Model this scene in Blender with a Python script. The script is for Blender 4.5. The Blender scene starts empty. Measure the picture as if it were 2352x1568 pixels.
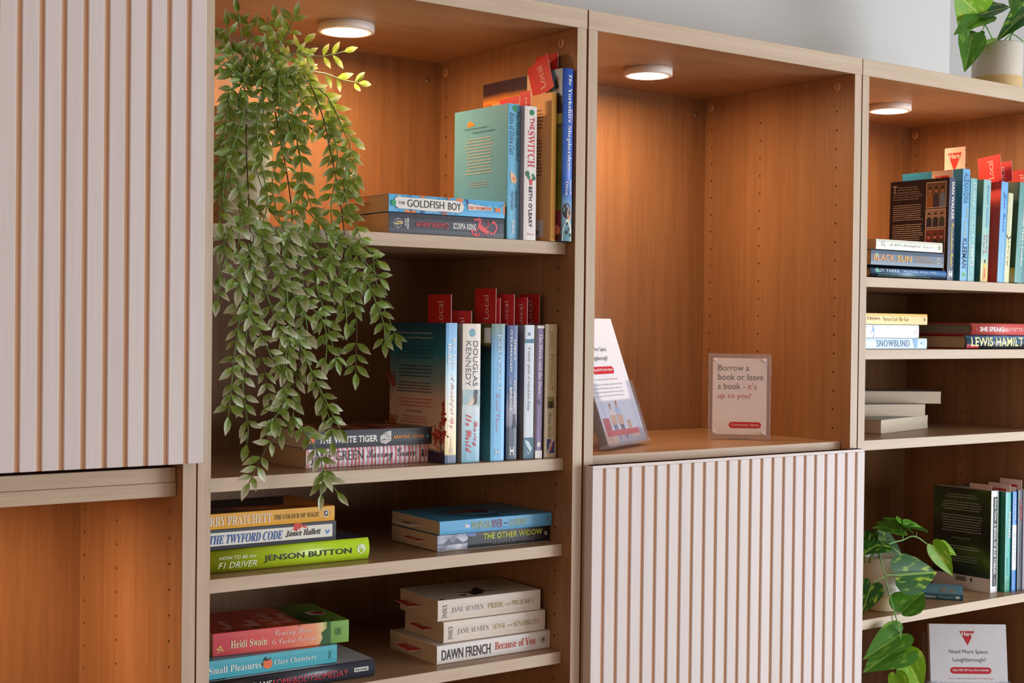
import bpy, bmesh, math, random
from mathutils import Vector, Matrix, Euler
random.seed(7)
H = 1.40                      # camera height; measured heights below are relative to it
S = bpy.context.scene
COL = S.collection
# ---------------------------------------------------------------- camera
CP = Vector((-0.69856, -1.62453, H))
RT = Vector((0.81192795, -0.58364564, 0.0114353)).normalized()
FW = Vector((0.58375348, 0.8118405, -0.01211943)).normalized()
UP = RT.cross(FW).normalized()
RT = FW.cross(UP).normalized()
F = 3259.0
cd = bpy.data.cameras.new('camera'); cd.sensor_width = 36; cd.lens = F / 2352 * 36; cd.clip_start = 0.05
cam = bpy.data.objects.new('camera', cd); COL.objects.link(cam); S.camera = cam
cam.matrix_world = Matrix(((RT.x, UP.x, -FW.x, CP.x), (RT.y, UP.y, -FW.y, CP.y), (RT.z, UP.z, -FW.z, CP.z), (0, 0, 0, 1)))
# ---------------------------------------------------------------- world, window daylight, exposure
S.view_settings.view_transform = 'Standard'; S.view_settings.look = 'None'
S.view_settings.exposure = 0.0; S.view_settings.gamma = 1.0; S.view_settings.use_curve_mapping = False
wd = bpy.data.worlds.new('world'); S.world = wd; wd.use_nodes = True
bg = wd.node_tree.nodes['Background']; bg.inputs[0].default_value = (1.0, 0.76, 0.56, 1); bg.inputs[1].default_value = 0.12
def area(name, loc, target, sx, sy, power, color):
    l = bpy.data.lights.new(name, 'AREA'); l.shape = 'RECTANGLE'; l.size = sx; l.size_y = sy; l.energy = power; l.color = color
    o = bpy.data.objects.new(name, l); COL.objects.link(o); o.location = loc
    o.rotation_euler = (Vector(target) - Vector(loc)).to_track_quat('-Z', 'Y').to_euler()
    return o
area('window_daylight', (3.75, -2.55, 1.0), (0.9, 0.1, 1.1), 1.9, 1.5, 138, (0.82, 0.91, 1.0))
area('room_daylight', (2.3, -4.2, 1.0), (1.0, 0.1, 1.0), 2.4, 1.4, 30, (0.96, 0.96, 1.0))
area('warm_left_fill', (-3.3, -2.9, 1.5), (0.3, 0.1, 1.1), 1.6, 1.4, 25, (1.0, 0.64, 0.42))  # added fill, no lamp of the room: warm ambient bounce for left-facing sides
PUCK = 205.0; PUCKC = (1.0, 0.60, 0.33)

# ---------------------------------------------------------------- helpers
def lin(c):
    return tuple(((x / 255) / 12.92 if x / 255 <= 0.04045 else ((x / 255 + 0.055) / 1.055) ** 2.4) for x in c[:3]) + (1,)
MC = {}
def flat(c, rough=0.5, spec=0.4, metal=0.0):
    k = (tuple(c), rough, spec, metal)
    if k not in MC:
        m = bpy.data.materials.new('paint_%d_%d_%d' % tuple(c[:3])); m.use_nodes = True
        b = m.node_tree.nodes['Principled BSDF']; b.inputs['Base Color'].default_value = lin(c)
        b.inputs['Roughness'].default_value = rough; b.inputs['Specular IOR Level'].default_value = spec; b.inputs['Metallic'].default_value = metal
        # faint procedural tone variation so no surface is perfectly even
        nt = m.node_tree; n = nt.nodes.new('ShaderNodeTexNoise'); n.inputs['Scale'].default_value = 60
        t = nt.nodes.new('ShaderNodeTexCoord'); nt.links.new(t.outputs['Object'], n.inputs['Vector'])
        mx = nt.nodes.new('ShaderNodeHueSaturation'); mr = nt.nodes.new('ShaderNodeMapRange')
        mr.inputs['To Min'].default_value = 0.94; mr.inputs['To Max'].default_value = 1.06
        nt.links.new(n.outputs['Fac'], mr.inputs['Value']); nt.links.new(mr.outputs['Result'], mx.inputs['Value'])
        mx.inputs['Color'].default_value = lin(c); nt.links.new(mx.outputs['Color'], b.inputs['Base Color'])
        MC[k] = m
    return MC[k]
def nodes(name):
    m = bpy.data.materials.new(name); m.use_nodes = True; nt = m.node_tree
    return m, nt, nt.nodes['Principled BSDF'], nt.links.new
def math_(nt, op, a, b=None):
    n = nt.nodes.new('ShaderNodeMath'); n.operation = op
    for i, v in enumerate((a, b)):
        if v is None: continue
        if isinstance(v, (int, float)): n.inputs[i].default_value = v
        else: nt.links.new(v, n.inputs[i])
    return n.outputs[0]
def wood(name, c1, c2, grain='z', rough=0.45, band=0.10, fine=1.0):
    m, nt, b, L = nodes(name)
    tc = nt.nodes.new('ShaderNodeTexCoord'); oi = nt.nodes.new('ShaderNodeObjectInfo')
    off = nt.nodes.new('ShaderNodeVectorMath'); off.operation = 'MULTIPLY_ADD'
    cmb = nt.nodes.new('ShaderNodeCombineXYZ')
    for i in range(3): L(oi.outputs['Random'], cmb.inputs[i])
    off.inputs[1].default_value = (7.3, 5.1, 3.7); L(cmb.outputs[0], off.inputs[0]); L(tc.outputs['Object'], off.inputs[2])
    def noise(s, det, lo, hi):
        mp = nt.nodes.new('ShaderNodeMapping'); mp.inputs['Scale'].default_value = s; L(off.outputs[0], mp.inputs['Vector'])
        n = nt.nodes.new('ShaderNodeTexNoise'); n.inputs['Scale'].default_value = 1; n.inputs['Detail'].default_value = det
        n.inputs['Distortion'].default_value = 0.35
        L(mp.outputs[0], n.inputs['Vector']); r = nt.nodes.new('ShaderNodeMapRange'); r.inputs['From Min'].default_value = lo; r.inputs['From Max'].default_value = hi
        L(n.outputs['Fac'], r.inputs['Value']); return r.outputs['Result']
    g = {'z': (1, 1, 0.035), 'x': (0.035, 1, 1), 'y': (1, 0.035, 1)}[grain]
    sc = lambda k: tuple(k * q for q in g)
    n1 = noise(sc(420 * fine), 3, 0.3, 0.7); n2 = noise(sc(70 * fine), 2, 0.3, 0.7); n3 = noise(tuple(9 * q for q in g), 1, 0.35, 0.65)
    sx = nt.nodes.new('ShaderNodeSeparateXYZ'); L(off.outputs[0], sx.inputs[0])
    if grain == 'z': w = math_(nt, 'ADD', sx.outputs[0], sx.outputs[1])
    elif grain == 'x': w = sx.outputs[1]
    else: w = sx.outputs[0]
    wn = nt.nodes.new('ShaderNodeTexWhiteNoise'); wn.noise_dimensions = '1D'
    L(math_(nt, 'FLOOR', math_(nt, 'MULTIPLY', w, 9.0)), wn.inputs['W'])
    f = math_(nt, 'ADD', math_(nt, 'MULTIPLY', n1, 0.35), math_(nt, 'MULTIPLY', n2, 0.40))
    f = math_(nt, 'ADD', f, math_(nt, 'MULTIPLY', n3, 0.25))
    mx = nt.nodes.new('ShaderNodeMix'); mx.data_type = 'RGBA'; mx.inputs['A'].default_value = lin(c1); mx.inputs['B'].default_value = lin(c2); L(f, mx.inputs['Factor'])
    hs = nt.nodes.new('ShaderNodeHueSaturation'); L(mx.outputs['Result'], hs.inputs['Color'])
    mr = nt.nodes.new('ShaderNodeMapRange'); mr.inputs['To Min'].default_value = 1 - band; mr.inputs['To Max'].default_value = 1 + band
    L(wn.outputs['Value'], mr.inputs['Value']); L(mr.outputs['Result'], hs.inputs['Value'])
    L(hs.outputs['Color'], b.inputs['Base Color']); b.inputs['Roughness'].default_value = rough; b.inputs['Specular IOR Level'].default_value = 0.35
    bp = nt.nodes.new('ShaderNodeBump'); bp.inputs['Strength'].default_value = 0.12; bp.inputs['Distance'].default_value = 0.0006
    L(n1, bp.inputs['Height']); L(bp.outputs['Normal'], b.inputs['Normal'])
    return m
OAK1, OAK2 = (136, 96, 62), (174, 130, 90)
W_V = wood('oak_upright_grain', OAK1, OAK2, 'z', 0.45, 0.07)
W_H = wood('oak_lengthwise_grain', (146, 110, 78), (184, 146, 108), 'x', 0.34, 0.04)
E_V = wood('oak_edge_band_upright', (184, 158, 132), (206, 184, 160), 'z', 0.5, 0.02)
E_H = wood('oak_edge_band_lengthwise', (186, 160, 134), (210, 188, 162), 'x', 0.5, 0.02)
SLAT = wood('bleached_beech_slat', (216, 203, 198), (228, 216, 212), 'z', 0.6, 0.015, 0.4)
GROOVE = wood('raw_groove_wood', (218, 172, 136), (228, 184, 148), 'z', 0.6, 0.01, 0.6)

def obj(name, me, parent=None, mats=None, loc=None):
    if isinstance(me, bmesh.types.BMesh):
        bm = me; me = bpy.data.meshes.new(name); bm.to_mesh(me); bm.free()
    for m in (mats or []): me.materials.append(m)
    o = bpy.data.objects.new(name, me); COL.objects.link(o)
    if parent: o.parent = parent
    if loc: o.location = loc
    return o
def thing(name, loc, label, cat, group=None, rot=(0, 0, 0)):
    o = bpy.data.objects.new(name, None); COL.objects.link(o); o.location = loc; o.rotation_euler = rot
    o.empty_display_size = 0.02
    return tag(o, label, cat, group)
def tag(o, label, cat, group=None):
    o['label'] = label; o['category'] = cat
    if group: o['group'] = group
    return o
def box(bm, x0, x1, y0, y1, z0, z1, mi=0, bev=0.0):
    vs = [bm.verts.new(p) for p in ((x0, y0, z0), (x1, y0, z0), (x1, y1, z0), (x0, y1, z0), (x0, y0, z1), (x1, y0, z1), (x1, y1, z1), (x0, y1, z1))]
    fs = [bm.faces.new([vs[i] for i in q]) for q in ((3, 2, 1, 0), (4, 5, 6, 7), (0, 1, 5, 4), (1, 2, 6, 5), (2, 3, 7, 6), (3, 0, 4, 7))]
    for f in fs: f.material_index = mi
    if bev:
        es = list({e for f in fs for e in f.edges})
        bmesh.ops.bevel(bm, geom=es, offset=bev, segments=1, affect='EDGES', material=-1)
    return fs            # bottom, top, front(-y), right, back, left
def boxo(name, dims, parent, mat, bev=0.0, front=None, loc=None):
    bm = bmesh.new(); fs = box(bm, *dims)
    if front: fs[2].material_index = 1
    if bev:
        bmesh.ops.bevel(bm, geom=bm.edges[:], offset=bev, segments=1, affect='EDGES', material=-1)
    return obj(name, bm, parent, [mat] + ([front] if front else []), loc)
def lathe(bm, prof, n=32, mi=0, cx=0, cy=0, closed=False):
    rings = []
    for r, z in prof:
        if r < 1e-6: rings.append([bm.verts.new((cx, cy, z))])
        else: rings.append([bm.verts.new((cx + r * math.cos(2 * math.pi * i / n), cy + r * math.sin(2 * math.pi * i / n), z)) for i in range(n)])
    for a, b in zip(rings, rings[1:]):
        for i in range(n):
            j = (i + 1) % n
            if len(a) == 1 and len(b) == 1: continue
            if len(a) == 1: f = bm.faces.new((a[0], b[j], b[i]))
            elif len(b) == 1: f = bm.faces.new((a[i], a[j], b[0]))
            else: f = bm.faces.new((a[i], a[j], b[j], b[i]))
            f.material_index = mi; f.smooth = True
def tube(bm, pts, r0, r1=None, n=6, mi=0):
    r1 = r0 if r1 is None else r1
    rings = []
    for k, p in enumerate(pts):
        d = (pts[min(k + 1, len(pts) - 1)] - pts[max(k - 1, 0)]).normalized()
        a = d.cross(Vector((0.3, 0.9, 0.1))).normalized(); b = d.cross(a)
        r = r0 + (r1 - r0) * k / max(1, len(pts) - 1)
        rings.append([bm.verts.new(p + a * r * math.cos(2 * math.pi * i / n) + b * r * math.sin(2 * math.pi * i / n)) for i in range(n)])
    for A, B in zip(rings, rings[1:]):
        for i in range(n):
            f = bm.faces.new((A[i], A[(i + 1) % n], B[(i + 1) % n], B[i])); f.smooth = True; f.material_index = mi
    bm.faces.new(rings[0][::-1]).material_index = mi; bm.faces.new(rings[-1]).material_index = mi
def smooth_path(pts, step):
    out = []
    for i in range(len(pts) - 1):
        p0, p1, p2, p3 = (Vector(pts[max(0, min(len(pts) - 1, i + k))]) for k in (-1, 0, 1, 2))
        n = max(1, int((p2 - p1).length / step + 0.5))
        for k in range(n):
            t = k / n
            out.append(0.5 * ((2 * p1) + (p2 - p0) * t + (2 * p0 - 5 * p1 + 4 * p2 - p3) * t * t + (3 * p1 - p0 - 3 * p2 + p3) * t ** 3))
    out.append(Vector(pts[-1])); return out
def at(px, py, Y):
    d = FW + RT * ((px - 1176) / F) + UP * ((784 - py) / F)
    return CP + d * ((Y - CP.y) / d.y)
def atz(px, py, z):           # z relative
    d = FW + RT * ((px - 1176) / F) + UP * ((784 - py) / F)
    return CP + d * ((z + H - CP.z) / d.z)

# ---------------------------------------------------------------- setting
def plaster(name, c, rough=0.8):
    m, nt, b, L = nodes(name)
    n = nt.nodes.new('ShaderNodeTexNoise'); n.inputs['Scale'].default_value = 3; n.inputs['Detail'].default_value = 6
    r = nt.nodes.new('ShaderNodeMix'); r.data_type = 'RGBA'; r.inputs['A'].default_value = lin([x - 4 for x in c]); r.inputs['B'].default_value = lin([x + 4 for x in c])
    L(n.outputs['Fac'], r.inputs['Factor']); L(r.outputs['Result'], b.inputs['Base Color']); b.inputs['Roughness'].default_value = rough
    return m
WALLM = plaster('painted_plaster', (200, 197, 193))
def struct(o): o['kind'] = 'structure'; return o
struct(boxo('floor', (-4, 5, -5, 1.6, -0.1, 0), None, wood('floor_oak_laminate', (120, 100, 82), (150, 128, 106), 'x', 0.4, 0.08)))
struct(boxo('ceiling', (-4, 5, -5, 1.6, 2.75, 2.85), None, plaster('ceiling_paint', (225, 223, 220))))
struct(boxo('wall_back', (-4, 1.985, 0.42, 0.62, 0, 2.75), None, WALLM))
struct(boxo('wall_right', (1.985, 2.83, 0.80, 0.95, 0, 2.75), None, plaster('column_paint', (176, 172, 168))))
bm = bmesh.new(); box(bm, 2.83, 2.87, 0.80, 0.86, 0.9, 2.6); box(bm, 3.9, 3.94, 0.80, 0.86, 0.9, 2.6); box(bm, 2.87, 3.9, 0.80, 0.86, 0.9, 0.94); box(bm, 2.87, 3.9, 0.80, 0.86, 2.56, 2.6)
win = struct(obj('window_1', bm, None, [flat((225, 228, 232))]))
mp, nt, b, L = nodes('bright_daylit_pane'); b.inputs['Emission Color'].default_value = (0.86, 0.93, 1, 1); b.inputs['Emission Strength'].default_value = 2.2
boxo('pane', (2.87, 3.9, 0.82, 0.826, 0.94, 2.56), win, mp)

# ---------------------------------------------------------------- bookcases
TOP, TB = 0.4602, 0.4318
PT = 0.0176                    # panel thickness
DARK = flat((38, 24, 16), 0.9)
def hole_strip(parent, x, y, z0, z1, side):
    bm = bmesh.new(); z = z0
    while z < z1:
        for i in range(1):
            vs = [bm.verts.new((x + side * 0.0002, y + 0.0017 * math.cos(a * math.pi / 4), z + 0.0017 * math.sin(a * math.pi / 4))) for a in range(8)]
            bm.faces.new(vs)
        z += 0.032
    o = obj('peg_holes', bm, parent, [DARK]); o['kind'] = 'stuff'
def cam_cover(parent, x, y, z, side):
    bm = bmesh.new(); lathe(bm, [(0.0, 0.0012), (0.0062, 0.0012), (0.0075, 0.0005), (0.0075, 0)], 20)
    box(bm, -0.0046, 0.0046, -0.0006, 0.0006, 0.0010, 0.00135, 1)
    o = obj('cam_cover', bm, parent, [flat((206, 158, 122), 0.5), DARK])
    o.rotation_euler = Euler((0, math.radians(90) * side, 0)); o.location = (x, y, z)
def bookcase(x0, w, shelves, label, z_holes=(-0.17, 0.40), base=True):
    root = thing('bookcase', (x0, 0, 0), label, 'bookcase', 'oak bookcase units in a row along the wall')
    D = 0.3655
    for a in (0, w - PT):
        boxo('side_panel', (a, a + PT, 0, D, 0.02, H + TB), root, W_V, 0.0004, E_V)
    boxo('top_board', (-0.0006, w + 0.0006, -0.0006, D + 0.01, H + TB, H + TOP), root, W_H, 0.0006, E_H)
    boxo('back_panel', (0.0, w, D, D + 0.008, 0.06, H + TB), root, W_V)
    boxo('plinth', (PT, w - PT, 0.04, 0.055, 0.0, 0.08), root, W_H)
    for z0, z1, y0 in shelves:
        boxo('shelf', (PT + 0.0006, w - PT - 0.0006, y0, D - 0.001, H + z0, H + z1), root, W_H, 0.0005, E_H)
    for y in (0.0385, 0.2198, 0.3466):
        hole_strip(root, w - PT - 0.0002, y, H - 1.1, H + 0.40, -1)
    for y in (0.0385, 0.350):
        cam_cover(root, w - PT, y, H + 0.4145, -1)
    bm = bmesh.new(); lathe(bm, [(0, 0.0022), (0.0022, 0.0018), (0.0038, 0.0006), (0.004, 0)], 14)
    o = obj('nail_head', bm, root, [flat((150, 146, 140), 0.3, 0.5, 0.8)]); o.rotation_euler = (math.radians(90), 0, 0); o.location = (0.555, D, H + 0.401)
    return root
b1 = bookcase(-0.5995, 0.5980, [(-0.1973, -0.1792, 0.020), (-0.2146, -0.1974, 0.018), (-0.75, -0.7325, 0.02)], 'leftmost oak bookcase, its upper part closed by the pinkish ribbed door')
b2 = bookcase(0.0000, 0.5980, [(0.1030, 0.1210, 0.0204), (-0.2131, -0.1956, 0.0204), (-0.3391, -0.3217, 0.0204), (-0.4974, -0.4802, 0.0204), (-0.75, -0.7325, 0.0204)], 'oak bookcase with the trailing plant and five shelves of books')
b3 = bookcase(0.6012, 0.5975, [(-0.2110, -0.1943, 0.0204), (-0.75, -0.7325, 0.02)], 'oak bookcase with a tall empty niche above the white ribbed door')
b4 = bookcase(1.2008, 0.5980, [(0.0722, 0.0894, 0.0204), (-0.0542, -0.0370, 0.0204), (-0.2130, -0.1955, 0.0204), (-0.5265, -0.5095, 0.0204), (-0.804, -0.7865, 0.0204)], 'rightmost oak bookcase, with potted plants on top and on a shelf')

def door_cuts(parent, x0, x1, z0, z1, cuts, g):
    d = boxo('door', (x0 + 0.0006, x1 - 0.0006, -0.0158, -0.0008, z0, z1), parent, GROOVE)
    boxo('top_rail', (x0 + 0.0003, x1 - 0.0003, -0.0189, -0.0006, z1 - 0.0045, z1), d, SLAT, 0.0006)
    a = x0
    for c in list(cuts) + [x1 + g]:          # c = right edge of the groove
        r = min(c - g, x1)
        boxo('slat', (a, r, -0.0190, -0.0006 if (a == x0 or c > x1) else -0.0153, z0, z1 - 0.0046), d, SLAT, 0.0007)
        a = c
    return d
ox = -0.5995
g = 0.0062
c1 = [(-0.0012 - 0.0195 - 0.0249 * k) - ox for k in range(24)][::-1]
d1 = door_cuts(b1, -0.5975 - ox, -0.0012 - ox, H - 0.1718, H + 0.462, [c for c in c1 if c > 0.015], g)
ox = 0.6012
N = 24; pt = (1.1980 - 0.6032 + g) / N
d3 = door_cuts(b3, 0.6032 - ox, 1.1980 - ox, H - 0.80, H - 0.2052, [0.6032 - ox + pt * k for k in range(1, N)], g)

def puck(x, y, z, label):
    r = thing('puck_light', (x, y, H + z - 0.012), label, 'light', 'round warm puck lights under the bookcase tops')
    bm = bmesh.new(); lathe(bm, [(0.033, 0.0012), (0.0335, 0.0), (0.0398, 0.0), (0.0414, 0.0012), (0.0414, 0.0118), (0, 0.0118)], 48)
    obj('housing', bm, r, [flat((226, 214, 206), 0.45)])
    m, nt, b, L = nodes('glowing_diffuser'); b.inputs['Base Color'].default_value = (1, .9, .8, 1)
    b.inputs['Emission Color'].default_value = PUCKC + (1,); b.inputs['Emission Strength'].default_value = PUCK
    bm = bmesh.new(); lathe(bm, [(0, 0.0004), (0.0325, 0.0007), (0.033, 0.0018)], 48)
    for f in bm.faces: f.normal_flip()
    obj('diffuser', bm, r, [m])
puck(-0.30, 0.19, -0.2146, 'round puck light hidden under the boards below the left ribbed door')
puck(0.3057, 0.1933, TB, 'glowing round puck light above the trailing plant and blue books')
puck(0.8806, 0.1887, TB, 'glowing round puck light in the tall empty middle niche')
puck(1.4970, 0.1862, TB, 'glowing round puck light in the rightmost bookcase, cut by the upright')

# ---------------------------------------------------------------- lettering
def fnt(s, k):
    if k == 's': return s
    base = {'b': (0x1D5D4, 0x1D5EE), 'sb': (0x1D400, 0x1D41A), 'si': (0x1D434, 0x1D44E), 'sbi': (0x1D468, 0x1D482), 'sc': (0x1D4D0, 0x1D4EA), 'bi': (0x1D63C, 0x1D656), 'tt': (0x1D670, 0x1D68A)}[k]
    out = ''
    for ch in s:
        if 'A' <= ch <= 'Z': out += chr(base[0] + ord(ch) - 65)
        elif 'a' <= ch <= 'z': out += chr(base[1] + ord(ch) - 97)
        else: out += ch
    return out.replace('\U0001D455', '\u210e')
TCV = bpy.data.curves.new('lettering', 'FONT'); TOB = bpy.data.objects.new('lettering', TCV)      # one text object reused for every word
TCV.resolution_u = 3; TCV.size = 1
def text_mesh(s, kind='s', off=0.0, spacing=1.0, shear=0.0):
    if kind == 'b': kind, off, spacing = 's', off + 0.022, spacing * 1.04
    elif kind == 'sbi': kind, shear = 'sb', shear + 0.28
    elif kind == 'si': kind, off, shear = 'sb', off - 0.008, shear + 0.25
    TCV.body = fnt(s, kind); TCV.offset = off; TCV.space_character = spacing; TCV.shear = min(1, shear)
    return bpy.data.meshes.new_from_object(TOB)
def fit_text(me, place, box_, rot=0):
    """map a flat text mesh into box_ (a0,a1,b0,b1) through place(a,b)->Vector"""
    xs = [v.co.x for v in me.vertices]; ys = [v.co.y for v in me.vertices]
    if not xs: return
    x0, x1, y0, y1 = min(xs), max(xs), min(ys), max(ys); a0, a1, b0, b1 = box_
    for v in me.vertices:
        p = (v.co.x - x0) / max(1e-6, x1 - x0); q = (v.co.y - y0) / max(1e-6, y1 - y0)
        if rot == 90: p, q = 1 - q, p
        elif rot == -90: p, q = q, 1 - p
        v.co = place(a0 + (a1 - a0) * p, b0 + (b1 - b0) * q)
    me.update()

# ---------------------------------------------------------------- books
def pages_mat(c):
    m, nt, b, L = nodes('page_edges_%d' % c[0])
    tc = nt.nodes.new('ShaderNodeTexCoord'); mp = nt.nodes.new('ShaderNodeMapping'); mp.inputs['Scale'].default_value = (12, 12, 1900)
    n = nt.nodes.new('ShaderNodeTexNoise'); n.inputs['Scale'].default_value = 1; n.inputs['Detail'].default_value = 2
    L(tc.outputs['Object'], mp.inputs['Vector']); L(mp.outputs[0], n.inputs['Vector'])
    mx = nt.nodes.new('ShaderNodeMix'); mx.data_type = 'RGBA'; mx.inputs['A'].default_value = lin([x * 0.82 for x in c]); mx.inputs['B'].default_value = lin(c)
    L(n.outputs['Fac'], mx.inputs['Factor']); L(mx.outputs['Result'], b.inputs['Base Color']); b.inputs['Roughness'].default_value = 0.85
    bp = nt.nodes.new('ShaderNodeBump'); bp.inputs['Strength'].default_value = 0.3; bp.inputs['Distance'].default_value = 0.0003
    L(n.outputs['Fac'], bp.inputs['Height']); L(bp.outputs['Normal'], b.inputs['Normal'])
    return m
PG = {'w': pages_mat((226, 214, 194)), 't': pages_mat((206, 176, 138)), 'g': pages_mat((150, 138, 126)), 'p': pages_mat((232, 214, 188))}
def ramp_mat(name, stops, axis=0, length=0.2, wob=0.02, scale=30, rough=0.35):
    """printed colour bands along the cover (flat print)"""
    m, nt, b, L = nodes(name)
    tc = nt.nodes.new('ShaderNodeTexCoord'); sx = nt.nodes.new('ShaderNodeSeparateXYZ'); L(tc.outputs['Object'], sx.inputs[0])
    n = nt.nodes.new('ShaderNodeTexNoise'); n.inputs['Scale'].default_value = scale; n.inputs['Detail'].default_value = 4; L(tc.outputs['Object'], n.inputs['Vector'])
    v = math_(nt, 'DIVIDE', sx.outputs[axis], length)
    v = math_(nt, 'ADD', v, math_(nt, 'MULTIPLY', math_(nt, 'SUBTRACT', n.outputs['Fac'], 0.5), wob * 2))
    r = nt.nodes.new('ShaderNodeValToRGB'); L(v, r.inputs['Fac']); cr = r.color_ramp
    cr.elements[0].position, cr.elements[0].color = stops[0][0], lin(stops[0][1]); cr.elements[1].position, cr.elements[1].color = stops[-1][0], lin(stops[-1][1])
    for p, c in stops[1:-1]: e = cr.elements.new(p); e.color = lin(c)
    L(r.outputs['Color'], b.inputs['Base Color']); b.inputs['Roughness'].default_value = rough; b.inputs['Specular IOR Level'].default_value = 0.4
    return m
def blotch_mat(name, cols, scale=20, rough=0.3, stretch=(1, 1, 1), seed=0):
    m, nt, b, L = nodes(name)
    tc = nt.nodes.new('ShaderNodeTexCoord'); mp = nt.nodes.new('ShaderNodeMapping'); mp.inputs['Scale'].default_value = stretch; mp.inputs['Location'].default_value = (seed, seed * .7, 0)
    n = nt.nodes.new('ShaderNodeTexNoise'); n.inputs['Scale'].default_value = scale; n.inputs['Detail'].default_value = 5
    L(tc.outputs['Object'], mp.inputs['Vector']); L(mp.outputs[0], n.inputs['Vector'])
    r = nt.nodes.new('ShaderNodeValToRGB'); L(n.outputs['Fac'], r.inputs['Fac']); cr = r.color_ramp
    k = len(cols); cr.elements[0].position = 0.32; cr.elements[0].color = lin(cols[0]); cr.elements[1].position = 0.68; cr.elements[1].color = lin(cols[-1])
    for i in range(1, k - 1): e = cr.elements.new(0.32 + 0.36 * i / (k - 1)); e.color = lin(cols[i])
    L(r.outputs['Color'], b.inputs['Base Color']); b.inputs['Roughness'].default_value = rough
    return m

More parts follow.
